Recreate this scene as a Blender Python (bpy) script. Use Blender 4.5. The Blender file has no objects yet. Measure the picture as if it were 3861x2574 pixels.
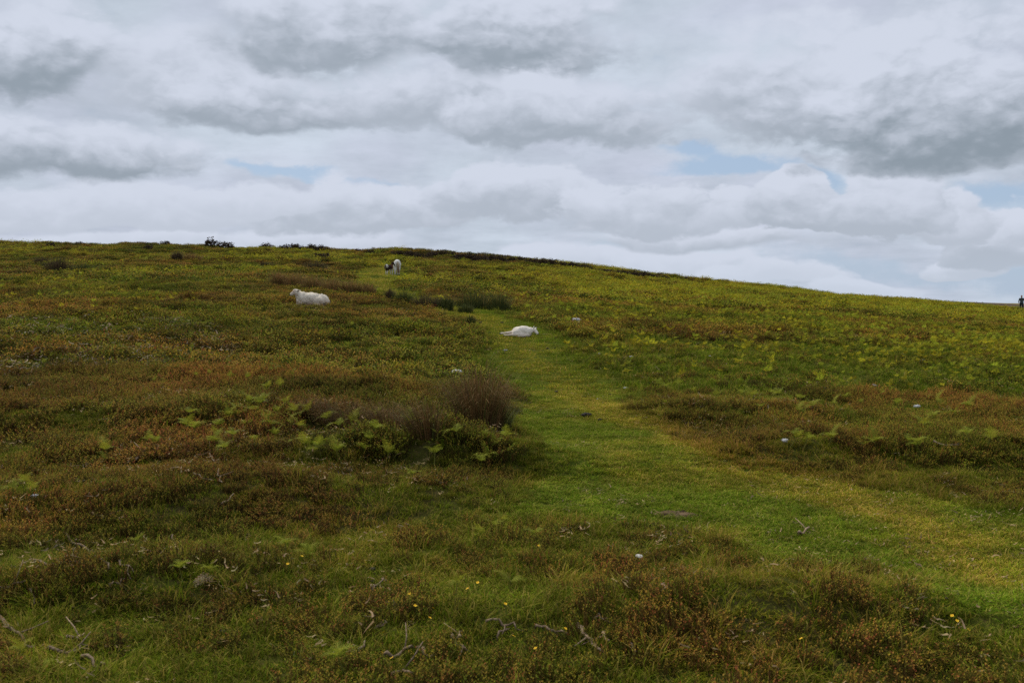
import bpy, bmesh, math, random
import numpy as np
from mathutils import Vector, Matrix, Euler

random.seed(7)
rng = np.random.default_rng(11)
SC = bpy.context.scene
COL = SC.collection
PI = math.pi

# ------------------------------------------------------------------ camera, light, exposure
FPX, CX, CY = 3754.0, 1930.5, 1287.0          # 35 mm lens on a 36 mm wide sensor, in pixels of the photograph
PITCH = math.atan(137.0 / FPX)                # looking a little downhill of level
cam_d = bpy.data.cameras.new('camera')
cam = bpy.data.objects.new('camera', cam_d); COL.objects.link(cam)
cam.location = (0, 0, 0)                      # eye height is z = 0; the turf under the photographer is at -1.6
cam.rotation_euler = (PI / 2 - PITCH, 0, 0)
cam_d.lens = 35.0; cam_d.sensor_width = 36.0; cam_d.clip_start = 0.05; cam_d.clip_end = 6000
cam_d.dof.use_dof = True; cam_d.dof.focus_distance = 27.0; cam_d.dof.aperture_fstop = 7.1
SC.camera = cam

SUN_EL, SUN_AZ = math.radians(52), math.radians(-35)      # azimuth from +Y (into the picture) towards +X
sun_d = bpy.data.lights.new('sun', 'SUN'); sun = bpy.data.objects.new('sun', sun_d); COL.objects.link(sun)
sun_d.energy = 2.8; sun_d.angle = math.radians(9); sun_d.color = (1.0, 0.94, 0.82)
sdir = Vector((math.sin(SUN_AZ) * math.cos(SUN_EL), math.cos(SUN_AZ) * math.cos(SUN_EL), math.sin(SUN_EL)))
sun.rotation_euler = sdir.to_track_quat('Z', 'Y').to_euler()
sun.location = sdir * 50

SC.view_settings.view_transform = 'Standard'; SC.view_settings.look = 'None'
SC.view_settings.exposure = 0.0; SC.view_settings.gamma = 1.0
SC.cycles.use_denoising = False
SC.cycles.max_bounces = 4; SC.cycles.diffuse_bounces = 3; SC.cycles.transmission_bounces = 2
SC.cycles.use_adaptive_sampling = False


def N(nt, typ, loc=(0, 0), **kw):
    n = nt.nodes.new(typ)
    for k, v in kw.items():
        if k.startswith('i_'):
            key = k[2:]
            n.inputs[int(key) if key.isdigit() else key].default_value = v
        else:
            setattr(n, k, v)
    return n


def build_world():
    w = bpy.data.worlds.new('World'); SC.world = w; w.use_nodes = True
    nt = w.node_tree; nt.nodes.clear(); L = nt.links.new
    out = N(nt, 'ShaderNodeOutputWorld')
    tc = N(nt, 'ShaderNodeTexCoord'); sep = N(nt, 'ShaderNodeSeparateXYZ'); L(tc.outputs['Generated'], sep.inputs[0])

    def M(op, a, b=None, c=None, clamp=False):
        n = N(nt, 'ShaderNodeMath', operation=op); n.use_clamp = clamp
        for i, v in enumerate((a, b, c)):
            if v is None: continue
            if isinstance(v, (int, float)): n.inputs[i].default_value = v
            else: L(v, n.inputs[i])
        return n.outputs[0]

    def VM(op, a, b=None, s=None):
        n = N(nt, 'ShaderNodeVectorMath', operation=op)
        for i, v in enumerate((a, b)):
            if v is None: continue
            if isinstance(v, (tuple, list)): n.inputs[i].default_value = v
            else: L(v, n.inputs[i])
        if s is not None: n.inputs['Scale'].default_value = s
        return n.outputs['Value'] if op == 'LENGTH' else n.outputs[0]

    def noise(vec, scale, detail=5, rough=0.55, lac=2.1):
        n = N(nt, 'ShaderNodeTexNoise'); n.inputs['Scale'].default_value = scale
        n.inputs['Detail'].default_value = detail; n.inputs['Roughness'].default_value = rough
        n.inputs['Lacunarity'].default_value = lac
        L(vec, n.inputs['Vector']); return n

    def mr(v, a, b, c=0.0, d=1.0, smooth=True):
        n = N(nt, 'ShaderNodeMapRange'); n.interpolation_type = 'SMOOTHSTEP' if smooth else 'LINEAR'
        L(v, n.inputs[0])
        for i, x in enumerate((a, b, c, d)): n.inputs[i + 1].default_value = x
        return n.outputs[0]

    def mixc(f, a, b):
        n = N(nt, 'ShaderNodeMix', data_type='RGBA')
        if isinstance(f, (int, float)): n.inputs[0].default_value = f
        else: L(f, n.inputs[0])
        for i, v in ((6, a), (7, b)):
            if isinstance(v, tuple): n.inputs[i].default_value = (*v, 1)
            else: L(v, n.inputs[i])
        return n.outputs[2]

    x, y, z = sep.outputs
    az = M('ARCTAN2', x, y); el = M('ARCSINE', z)
    com = N(nt, 'ShaderNodeCombineXYZ'); L(az, com.inputs[0]); L(el, com.inputs[1]); P = com.outputs[0]
    # stratiform coordinates: a flat cloud deck seen in perspective
    zz = M('ADD', M('MAXIMUM', z, 0.0), 0.10)
    com2 = N(nt, 'ShaderNodeCombineXYZ'); L(M('DIVIDE', x, zz), com2.inputs[0]); L(M('DIVIDE', y, zz), com2.inputs[1]); Q = com2.outputs[0]
    squash = VM('MULTIPLY', P, (1.0, 1.7, 1.0))
    w1 = VM('SCALE', VM('SUBTRACT', noise(squash, 6, 3, 0.5).outputs['Color'], (0.5, 0.5, 0.5)), s=0.075)
    w2 = VM('SCALE', VM('SUBTRACT', noise(squash, 26, 4, 0.6).outputs['Color'], (0.5, 0.5, 0.5)), s=0.022)
    PW = VM('MULTIPLY', VM('ADD', VM('ADD', P, w1), w2), (1, 1, 0))

    def puffs(vec, scale):
        v = N(nt, 'ShaderNodeTexVoronoi', voronoi_dimensions='2D', feature='F1'); v.normalize = True
        v.inputs['Scale'].default_value = scale; v.inputs['Detail'].default_value = 2.6; v.inputs['Roughness'].default_value = .55; v.inputs['Lacunarity'].default_value = 2.3
        L(vec, v.inputs['Vector']); return M('SUBTRACT', 1.0, v.outputs['Distance'])
    SW = VM('MULTIPLY', VM('ADD', VM('ADD', P, VM('SCALE', w1, s=.5)), w2), (1.0, 1.75, 0))
    puff = puffs(SW, 11.0)
    puff_up = puffs(VM('ADD', SW, (-.006, .016, 0)), 11.0)
    relief = M('SUBTRACT', puff, puff_up)          # lit tops, shaded undersides of the billows

    def ang(ox, oy):               # place in the overview picture (2352 px wide) -> direction in the real sky
        u = (ox * 1.6416 - CX) / FPX; v = (CY - oy * 1.6416) / FPX
        d = Vector((u, math.cos(PITCH) + v * math.sin(PITCH), -math.sin(PITCH) + v * math.cos(PITCH))).normalized()
        return math.atan2(d.x, d.y), math.asin(d.z)
    K = 1.6416 / FPX

    def field(blobs, src, soft=True, edge=(1.0, 0.0)):
        acc = None
        for ox, oy, rx, ry, wt, deg in blobs:
            a, e = ang(ox, oy)
            mp = N(nt, 'ShaderNodeMapping', vector_type='TEXTURE'); L(src, mp.inputs[0])
            mp.inputs[1].default_value = (a, e, 0); mp.inputs[2].default_value = (0, 0, math.radians(-deg)); mp.inputs[3].default_value = (rx * K, ry * K, 1)
            g = mr(VM('LENGTH', mp.outputs[0]), edge[0], edge[1], 0.0, wt)
            acc = g if acc is None else M('ADD' if soft else 'MAXIMUM', acc, g)
        return acc

    blue = field([(660, 412, 170, 26, 1.0, 5), (850, 440, 200, 18, .6, 3), (1660, 385, 260, 40, 1.25, 2), (1880, 415, 110, 46, 1.1, 8),
                  (1560, 345, 110, 20, .8, 4), (2290, 455, 160, 40, .95, 10), (2320, 500, 110, 36, .6, 0), (2010, 605, 420, 46, .66, 2), (2330, 625, 220, 60, .7, 0),
                  (1350, 570, 300, 22, .35, 3), (560, 390, 60, 18, .5, 0)], PW)
    n1 = noise(Q, 1.15, 5, 0.58).outputs['Fac']
    n2 = noise(squash, 17, 5, 0.6).outputs['Fac']
    n3 = noise(squash, 4.5, 2, 0.5).outputs['Fac']
    # a thin broken deck that goes on over the whole sky
    g = M('ADD', M('MULTIPLY', M('SUBTRACT', n1, 0.42), 1.1), M('MULTIPLY', M('SUBTRACT', n2, 0.5), 0.45))
    g = mr(g, -0.08, 1.0, 0, 1, False)
    white = mixc(mr(n3, .35, .65), (.625, .70, .805), (.59, .635, .76))
    dark = (.185, .240, .285)
    cl = mixc(g, white, dark)
    # open blue between the clouds
    sky = N(nt, 'ShaderNodeTexSky', sky_type='NISHITA'); sky.sun_disc = False
    sky.sun_elevation = SUN_EL; sky.sun_rotation = SUN_AZ; sky.altitude = 400; sky.air_density = 1.0; sky.dust_density = 1.6
    skyc = VM('SCALE', sky.outputs[0], s=0.085)
    skyc = mixc(0.75, skyc, (.42, .55, .74))            # thin high veil over the blue
    b = M('ADD', blue, M('MULTIPLY', M('SUBTRACT', n2, 0.5), 1.2))
    b = M('ADD', b, M('MULTIPLY', mr(n1, .60, .72), .25))
    col = mixc(mr(b, .05, .85), cl, skyc)
    # single heaped clouds, the far low ones first: round bright tops, flat grey undersides
    lump = M('ADD', M('MULTIPLY', M('SUBTRACT', puff, .62), 1.3), M('MULTIPLY', M('SUBTRACT', n2, .5), .8))
    lump2 = M('ADD', M('MULTIPLY', relief, 1.5), M('MULTIPLY', M('SUBTRACT', n2, .5), .8))
    PC = VM('MULTIPLY', VM('ADD', P, VM('SCALE', w1, s=.55)), (1, 1, 0))
    grad = {}
    for ox, oy, rx, ry, soft, gr in [
        (1300, 596, 220, 40, .30, .25), (700, 556, 270, 40, .35, .30), (290, 556, 270, 36, .35, .25), (1560, 612, 170, 42, .25, .20), (1780, 636, 160, 38, .25, .18), (1985, 664, 120, 28, .25, .15), (2212, 610, 88, 34, .22, .40),
        (290, 486, 340, 74, .30, .30), (830, 496, 260, 74, .28, .55), (600, 474, 150, 48, .28, .25), (1600, 552, 340, 36, .60, .55), (1200, 462, 210, 92, .25, .60), (1480, 500, 220, 78, .25, .52), (1690, 494, 115, 58, .20, .45), (1830, 482, 125, 86, .16, .62), (2275, 556, 110, 92, .20, .60), (2165, 505, 110, 76, .20, .48), (2040, 482, 140, 92, .16, .60),
        (130, 372, 320, 92, .45, .80), (420, 190, 380, 160, .60, .42), (60, 130, 230, 150, .50, .85), (600, 250, 290, 100, .50, .72), (760, 80, 290, 180, .55, .72), (1020, 240, 330, 120, .50, .55), (1190, 105, 240, 200, .45, .80), (1250, 280, 280, 115, .40, .66),
        (1690, 235, 250, 105, .50, .42), (1920, 222, 360, 190, .45, .60), (2170, 372, 280, 62, .45, .60), (2210, 275, 350, 210, .45, .92)]:
        c_a, c_e = ang(ox, oy)
        mp = N(nt, 'ShaderNodeMapping', vector_type='TEXTURE'); L(PC, mp.inputs[0])
        mp.inputs[1].default_value = (c_a, c_e, 0); mp.inputs[3].default_value = (rx * K, ry * K, 1)
        sp = N(nt, 'ShaderNodeSeparateXYZ'); L(mp.outputs[0], sp.inputs[0])
        ly = sp.outputs[1]; fold = M('MAXIMUM', ly, M('MULTIPLY', ly, -1.75))
        d = M('SQRT', M('ADD', M('MULTIPLY', sp.outputs[0], sp.outputs[0]), M('MULTIPLY', fold, fold)))
        body = M('ADD', M('SUBTRACT', 1.0, d), lump)
        al = mr(body, .02, .02 + soft)
        sh = mr(M('ADD', ly, lump2), .62, -.42, 0, gr * (.72 if oy > 400 else .88))
        cc = mixc(sh, (.635, .685, .795), dark)
        col = mixc(al, col, cc)
    # pale air low over the horizon
    hz = mr(el, .0, .07, .30, 0.0)
    col = mixc(hz, col, (.53, .62, .735))
    bg = N(nt, 'ShaderNodeBackground'); L(col, bg.inputs[0]); bg.inputs[1].default_value = 1.0
    L(bg.outputs[0], out.inputs[0])
    w.cycles.sampling_method = 'MANUAL'; w.cycles.sample_map_resolution = 512


build_world()

# ------------------------------------------------------------------ numpy noise and terrain
def _hash(ix, iy, s):
    h = (ix.astype(np.int64) * 374761393 + iy.astype(np.int64) * 668265263 + s * 974634777) & 0xffffffff
    h = ((h ^ (h >> 13)) * 1274126177) & 0xffffffff
    return ((h ^ (h >> 16)) & 0xffffff) / float(0xffffff)

def vnoise(x, y, s=0):
    x0 = np.floor(x); y0 = np.floor(y); fx = x - x0; fy = y - y0
    fx = fx * fx * (3 - 2 * fx); fy = fy * fy * (3 - 2 * fy)
    a = _hash(x0, y0, s); b = _hash(x0 + 1, y0, s); c = _hash(x0, y0 + 1, s); d = _hash(x0 + 1, y0 + 1, s)
    return (a + (b - a) * fx) * (1 - fy) + (c + (d - c) * fx) * fy

def fbm(x, y, s=0, o=4):
    r = 0; amp = .5; tot = 0
    for k in range(o):
        r = r + amp * vnoise(x * 2 ** k + 17.3 * k, y * 2 ** k - 9.1 * k, s + k); tot += amp; amp *= .5
    return r / tot

T_D = np.array([3., 4, 8, 12, 18, 24, 30, 40, 60, 80, 100, 115])
T_U = np.array([-.9, -.51, -.2, 0, .15, .285, .42, .51, .9])
T_Z = np.array([
    [-1.6, -1.6, -1.50, -1.20, -.80, -.25, .25, 1.0, 2.3, 4.0, 6.2, 8.2],
    [-1.6, -1.6, -1.50, -1.25, -.90, -.42, .05, .72, 1.9, 3.35, 5.35, 7.1],
    [-1.6, -1.6, -1.52, -1.30, -1.0, -.55, -.02, .62, 1.62, 2.85, 4.85, 6.5],
    [-1.6, -1.6, -1.58, -1.45, -1.17, -.80, -.45, .02, 1.05, 2.2, 4.0, 5.65],
    [-1.6, -1.6, -1.58, -1.46, -1.20, -.86, -.60, -.25, .45, 1.2, 2.25, 3.05],
    [-1.6, -1.6, -1.57, -1.45, -1.24, -.95, -.75, -.50, .05, .60, 1.22, 1.67],
    [-1.6, -1.6, -1.56, -1.45, -1.30, -1.12, -1.0, -.85, -.55, -.27, -.0, .13],
    [-1.6, -1.6, -1.56, -1.45, -1.35, -1.22, -1.16, -1.12, -1.02, -.95, -.90, -.87],
    [-1.6, -1.6, -1.58, -1.5, -1.45, -1.42, -1.45, -1.6, -1.9, -2.3, -2.8, -3.2]])
_gu = np.linspace(-.9, .9, 181); _gd = np.linspace(math.log(3), math.log(115), 181)
_tmp = np.stack([np.interp(_gd, np.log(T_D), r) for r in T_Z])
_T = np.stack([np.interp(_gu, T_U, _tmp[:, j]) for j in range(181)], 1)
def _blur(a, n, ax):
    k = np.exp(-np.linspace(-2, 2, 2 * n + 1) ** 2); k /= k.sum()
    p = [(0, 0), (0, 0)]; p[ax] = (n, n); q = np.pad(a, p, 'reflect', reflect_type='odd')
    return np.apply_along_axis(lambda v: np.convolve(v, k, 'valid'), ax, q)
_T = _blur(_blur(_T, 14, 0), 8, 1)

MOUNDS = []   # x, y, rx, ry, height   (filled below, from places in the photograph)

def Hbase(x, y):
    x = np.asarray(x, float); y = np.asarray(y, float)
    yy = np.clip(y, 3, 115); u = np.clip(x / np.maximum(y, 3.0), -.9, .9)
    a = (u + .9) / 1.8 * 180; b = (np.log(yy) - _gd[0]) / (_gd[-1] - _gd[0]) * 180
    i = np.clip(a.astype(int), 0, 179); j = np.clip(b.astype(int), 0, 179); fa = a - i; fb = b - j
    z = (_T[i, j] * (1 - fa) + _T[i + 1, j] * fa) * (1 - fb) + (_T[i, j + 1] * (1 - fa) + _T[i + 1, j + 1] * fa) * fb
    e = np.maximum(y - 115, 0); drop = np.where(e < 20, e * e * .0035, 1.4 + (e - 20) * .14)
    z = z - drop
    far = np.clip((y - 150) / 250, 0, 1)
    z = z * (1 - far) + np.minimum(z, -14) * far
    z = np.maximum(z, -16)
    for mx, my, rx, ry, hh in MOUNDS:
        ryy = np.where(y < my, ry * (.32 if hh > .145 else .7), ry)      # banks face the photographer steeply
        z = z + hh * np.exp(-((x - mx) / rx) ** 2 - ((y - my) / ryy) ** 2)
    return z

SP, CP = math.sin(PITCH), math.cos(PITCH)
_ts = np.geomspace(2.5, 320, 1500)
def ray(px, py):
    u = (np.asarray(px, float) - CX) / FPX; v = (CY - np.asarray(py, float)) / FPX
    return u, CP + v * SP, -SP + v * CP
def at(px, py, H=None):
    """where the line of sight through a place in the photograph meets the ground"""
    H = H or Hbase
    px = np.atleast_1d(np.asarray(px, float)); py = np.atleast_1d(np.asarray(py, float))
    dx, dy, dz = ray(px, py)
    X = dx[:, None] * _ts; Y = dy[:, None] * _ts; Z = dz[:, None] * _ts
    below = Z < H(X, Y)
    k = np.where(below.any(1), below.argmax(1), -1)
    k = np.where(k < 0, np.argmin(np.where(_ts[None] < 125, Z - H(X, Y), 9e9), 1), k)
    t = _ts[k]
    return np.stack([dx * t, dy * t], 1)
def at1(px, py):
    return at([px], [py])[0]
def proj(x, y, z):
    f = y * CP - z * SP; up = y * SP + z * CP
    return CX + FPX * x / f, CY - FPX * up / f
O = 1.6416      # overview pixels -> photograph pixels

# raised ground: the bilberry hummock lower right, the heathery bank under the big rush tuft, lumps on the left
for ox, oy, rw, rd, hh in [(1920, 1440, 1.15, .65, .15), (1640, 1440, .7, .5, .07), (700, 1140, 1.6, .8, .13), (900, 1060, 1.3, .8, .20), (1130, 1065, 1.0, .8, .17), (350, 1160, 1.6, .7, .12),
                           (230, 1360, .8, .6, .17), (2150, 1050, 2.2, 1.4, .16), (1650, 960, 1.4, 1.0, .12), (200, 980, 2.5, 1.3, .2), (600, 900, 2.0, 1.2, .12)]:
    p = at1(ox * O, oy * O); MOUNDS.append((p[0], p[1], rw, rd, hh))

def dens_poly(pts, n=5):
    out = []
    for i in range(len(pts)):
        a, b = pts[i], pts[(i + 1) % len(pts)]
        for k in range(n): out.append((a[0] + (b[0] - a[0]) * k / n, a[1] + (b[1] - a[1]) * k / n))
    return out
def wpoly(pts):
    q = np.array(dens_poly(pts)) * O
    return at(q[:, 0], q[:, 1])
def inside(poly, x, y):
    r = np.zeros(x.shape, bool); n = len(poly)
    for i in range(n):
        x1, y1 = poly[i]; x2, y2 = poly[i - 1]
        if y1 == y2: continue
        c = ((y1 > y) != (y2 > y)) & (x < (x2 - x1) * (y - y1) / (y2 - y1) + x1)
        r ^= c
    return r

PATH = wpoly([(826, 592), (868, 612), (785, 638), (800, 652), (850, 670), (905, 694), (985, 714), (1060, 730), (1095, 760), (1115, 800), (1098, 840), (1150, 880), (1182, 920), (1184, 980),
              (1232, 1050), (1250, 1095), (1190, 1135), (1085, 1180), (1050, 1215), (1200, 1228), (1330, 1212), (1450, 1222), (1560, 1232), (1640, 1272), (1760, 1300), (1950, 1300), (2040, 1318),
              (2130, 1370), (2200, 1430), (2290, 1490), (2400, 1566), (2620, 1566), (2620, 1180), (2400, 1160), (2150, 1135), (1950, 1105), (1850, 1080), (1740, 1052), (1620, 1018), (1540, 985),
              (1460, 930), (1420, 880), (1370, 840), (1300, 800), (1290, 775), (1240, 745), (1150, 715), (1065, 702), (985, 690), (935, 672), (915, 655), (955, 636), (905, 612), (872, 592)])
TURF = wpoly([(-300, 1255), (150, 1250), (300, 1275), (480, 1220), (800, 1195), (1060, 1195), (1200, 1228), (1450, 1225), (1640, 1275), (1950, 1302), (2130, 1372), (2290, 1492), (2420, 1600), (-300, 1600)])
MEADOW = wpoly([(1290, 790), (1375, 842), (1420, 885), (1470, 935), (1600, 905), (1800, 925), (2000, 905), (2450, 870), (2450, 770), (2000, 800), (1700, 790), (1450, 775)])
HUMMOCK = wpoly([(1500, 1380), (1620, 1345), (1750, 1350), (1950, 1345), (2050, 1362), (2130, 1410), (2200, 1460), (2290, 1515), (2230, 1545), (1950, 1520), (1750, 1500), (1560, 1460)])
BROWN_R = wpoly([(1500, 930), (1640, 905), (1760, 960), (1900, 985), (1990, 935), (2450, 910), (2450, 1140), (2150, 1125), (1950, 1095), (1740, 1040), (1560, 975)])
DEADP = wpoly([(-100, 740), (250, 725), (450, 740), (560, 790), (520, 850), (300, 870), (100, 880), (-100, 900)])
WORN = np.array([at1(a * O, b * O) for a, b in [(2300, 1330), (2080, 1190), (1900, 1130), (1760, 1085), (1640, 1035), (1520, 985), (1420, 945), (1350, 920), (1280, 880), (1230, 840), (1190, 790), (1130, 745), (1040, 712), (900, 680), (850, 655), (870, 615), (840, 595)]])
def worn_dist(x, y):
    d = np.full(x.shape, 9e9)
    for i in range(len(WORN) - 1):
        a = WORN[i]; b = WORN[i + 1]; ab = b - a; L2 = (ab ** 2).sum()
        t = np.clip(((x - a[0]) * ab[0] + (y - a[1]) * ab[1]) / L2, 0, 1)
        d = np.minimum(d, np.hypot(x - a[0] - ab[0] * t, y - a[1] - ab[1] * t))
    return d

def zones(x, y):
    """how grassy a place is (0..1): 1 path turf, 0 shrub heath"""
    jx = (fbm(x * 1.3, y * 1.3, 3) - .5) * (.35 + .035 * y); jy = (fbm(x * 1.3, y * 1.3, 9) - .5) * (.5 + .09 * y)
    X = x + jx; Y = y + jy
    n = fbm(x * .9, y * .9, 21); n2 = fbm(x * 2.6, y * 2.6, 51, 3)
    n4 = fbm(x * .45, y * .35, 57, 3)
    g = .08 + np.where(n > .58, .24, 0) + np.where((n4 > .57) & (Y < 36), .20, 0)
    g = np.where(x > .05 * y, g + .12, g)
    g = np.where(inside(MEADOW, X, Y), .62 + (n2 - .5) * .8, g)
    g = np.where(inside(BROWN_R, X, Y), .24 + np.where(n2 > .6, .3, 0), g)
    g = np.where(inside(TURF, X, Y), np.where(n2 > .52, .40, .80), g)
    g = np.where(inside(HUMMOCK, X, Y), .05 + np.where(n2 > .6, .3, 0), g)
    g = np.where(inside(PATH, X, Y), 1.0, g)
    return np.clip(g, 0, 1)

def Hfull(x, y):
    z = Hbase(x, y)
    g = _zone_cache(x, y)
    lump = (fbm(np.asarray(x) * .8, np.asarray(y) * .8, 5) - .5) * .30 + (fbm(np.asarray(x) * 2.3, np.asarray(y) * 2.3, 8, 3) - .5) * .10
    small = (fbm(np.asarray(x) * .5, np.asarray(y) * .5, 31, 3) - .5) * .06
    big = ((fbm(np.asarray(x) * .10, np.asarray(y) * .10, 41, 4) - .5) * .8 + (fbm(np.asarray(x) * .45, np.asarray(y) * .45, 47, 3) - .5) * .45) * np.clip((np.asarray(y) - 20) / 60, 0, 1)
    return z + small + lump * (1 - g) + big
_zc = {}
def _build_zone_grid():
    gx = np.arange(-75, 85, .25); gy = np.arange(-6, 130, .25)
    X, Y = np.meshgrid(gx, gy); Z = zones(X.ravel(), Y.ravel()).reshape(X.shape)
    _zc['z'] = _blur(_blur(Z, 2, 0), 2, 1); _zc['n'] = Z.shape
_build_zone_grid()
def _zone_cache(x, y):
    a = np.clip((np.asarray(x, float) + 75) / .25, 0, _zc['n'][1] - 1.01); b = np.clip((np.asarray(y, float) + 6) / .25, 0, _zc['n'][0] - 1.01)
    i = a.astype(int); j = b.astype(int); fa = a - i; fb = b - j; Z = _zc['z']
    return (Z[j, i] * (1 - fa) + Z[j, i + 1] * fa) * (1 - fb) + (Z[j + 1, i] * (1 - fa) + Z[j + 1, i + 1] * fa) * fb
GX = np.unique(np.round(np.concatenate([np.geomspace(80, 3500, 26) * -1, np.arange(-80, -22, 1.0), np.arange(-22, 22, .16), np.arange(22, 86, 1.0), np.geomspace(86, 3500, 26)]), 3))
GY = np.unique(np.round(np.concatenate([-np.geomspace(4, 1500, 24), np.arange(-4, 30, .16), np.arange(30, 128, .6), np.arange(128, 170, 2.5), np.geomspace(170, 5000, 30)]), 3))
_MX, _MY = np.meshgrid(GX, GY)
GZ = Hfull(_MX.ravel(), _MY.ravel()).reshape(_MX.shape)
def Hmesh(x, y):
    """height of the ground sheet as it is meshed"""
    x = np.asarray(x, float); y = np.asarray(y, float)
    i = np.clip(np.searchsorted(GX, x) - 1, 0, len(GX) - 2); j = np.clip(np.searchsorted(GY, y) - 1, 0, len(GY) - 2)
    fa = np.clip((x - GX[i]) / (GX[i + 1] - GX[i]), 0, 1); fb = np.clip((y - GY[j]) / (GY[j + 1] - GY[j]), 0, 1)
    return (GZ[j, i] * (1 - fa) + GZ[j, i + 1] * fa) * (1 - fb) + (GZ[j + 1, i] * (1 - fa) + GZ[j + 1, i + 1] * fa) * fb
def hz(x, y):
    return float(Hmesh(np.array([x]), np.array([y]))[0])
def place(px, py):
    p = at([px], [py], Hmesh)[0]
    return Vector((p[0], p[1], hz(p[0], p[1])))

# ------------------------------------------------------------------ materials
def leaf_mat(name, inst=False, rough=.75, trans=.30, spec=.12):
    m = bpy.data.materials.new(name); m.use_nodes = True; nt = m.node_tree; nt.nodes.clear(); L = nt.links.new
    out = N(nt, 'ShaderNodeOutputMaterial'); at_ = N(nt, 'ShaderNodeAttribute', attribute_name='col')
    c = at_.outputs['Color']
    if inst:
        a2 = N(nt, 'ShaderNodeAttribute', attribute_type='INSTANCER', attribute_name='tint')
        mx = N(nt, 'ShaderNodeMix', data_type='RGBA', blend_type='MULTIPLY'); mx.inputs[0].default_value = 1
        L(c, mx.inputs[6]); L(a2.outputs['Color'], mx.inputs[7]); c = mx.outputs[2]
    b = N(nt, 'ShaderNodeBsdfPrincipled'); b.inputs['Roughness'].default_value = rough; b.inputs['Specular IOR Level'].default_value = spec
    L(c, b.inputs['Base Color'])
    if trans > 0:
        t = N(nt, 'ShaderNodeBsdfTranslucent'); L(c, t.inputs[0])
        ms = N(nt, 'ShaderNodeMixShader'); ms.inputs[0].default_value = trans
        L(b.outputs[0], ms.inputs[1]); L(t.outputs[0], ms.inputs[2]); L(ms.outputs[0], out.inputs[0])
    else: L(b.outputs[0], out.inputs[0])
    return m

def noisy_mat(name, c1, c2, scale=20, rough=.8, bump=.3, use_col=False, spec=.2):
    m = bpy.data.materials.new(name); m.use_nodes = True; nt = m.node_tree; nt.nodes.clear(); L = nt.links.new
    out = N(nt, 'ShaderNodeOutputMaterial'); b = N(nt, 'ShaderNodeBsdfPrincipled'); L(b.outputs[0], out.inputs[0])
    b.inputs['Roughness'].default_value = rough; b.inputs['Specular IOR Level'].default_value = spec
    tc = N(nt, 'ShaderNodeTexCoord'); no = N(nt, 'ShaderNodeTexNoise'); no.inputs['Scale'].default_value = scale; no.inputs['Detail'].default_value = 6
    L(tc.outputs['Object'], no.inputs['Vector'])
    mx = N(nt, 'ShaderNodeMix', data_type='RGBA'); mx.inputs[6].default_value = (*c1, 1); mx.inputs[7].default_value = (*c2, 1)
    rp = N(nt, 'ShaderNodeMapRange'); rp.inputs[1].default_value = .35; rp.inputs[2].default_value = .65; L(no.outputs['Fac'], rp.inputs[0]); L(rp.outputs[0], mx.inputs[0])
    c = mx.outputs[2]
    if use_col:
        a = N(nt, 'ShaderNodeAttribute', attribute_name='col'); m2 = N(nt, 'ShaderNodeMix', data_type='RGBA', blend_type='MULTIPLY'); m2.inputs[0].default_value = 1
        L(a.outputs['Color'], m2.inputs[6]); L(c, m2.inputs[7]); c = m2.outputs[2]
    L(c, b.inputs['Base Color'])
    bp = N(nt, 'ShaderNodeBump'); bp.inputs['Strength'].default_value = bump; bp.inputs['Distance'].default_value = .02
    L(no.outputs['Fac'], bp.inputs['Height']); L(bp.outputs[0], b.inputs['Normal'])
    return m

MAT = dict(
    heath=leaf_mat('heath_leaf', True, spec=.04), grassb=leaf_mat('grass_blade', True, trans=.35, spec=.03), frond_i=leaf_mat('bracken_leaf_mass', True, trans=.4, spec=.04), litter=leaf_mat('dead_litter', True, trans=.1),
    frond=leaf_mat('bracken_leaf', trans=.4), rush=leaf_mat('rush_stalk', trans=.15), bush=leaf_mat('heather_bush_leaf', trans=.1),
    coat=noisy_mat('animal_coat', (.88, .88, .88), (1, 1, 1), 14, .95, .06, True, .05), wool=leaf_mat('wool', trans=.25, rough=.9), hair=leaf_mat('mane_hair', trans=.1, rough=.6),
    dark=noisy_mat('dark_horn', (.012, .011, .012), (.025, .022, .02), 40, .45, .1), dung=noisy_mat('dung', (.012, .010, .008), (.03, .022, .015), 60, .8, .6),
    twig=noisy_mat('dead_wood', (.15, .10, .06), (.28, .20, .13), 45, .85, .6, True), stone=noisy_mat('pale_stone', (.36, .34, .29), (.66, .64, .60), 30, .9, .8),
    petal=noisy_mat('yellow_petal', (.75, .42, .01), (.85, .55, .02), 50, .6, .1), cloth=noisy_mat('cloth', (.85, .85, .85), (1, 1, 1), 60, .9, .3, True),
    skin=noisy_mat('skin', (.36, .17, .11), (.42, .21, .14), 40, .55, .05), earth=noisy_mat('bare_earth', (.07, .042, .022), (.15, .095, .05), 30, .95, .8))

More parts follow.
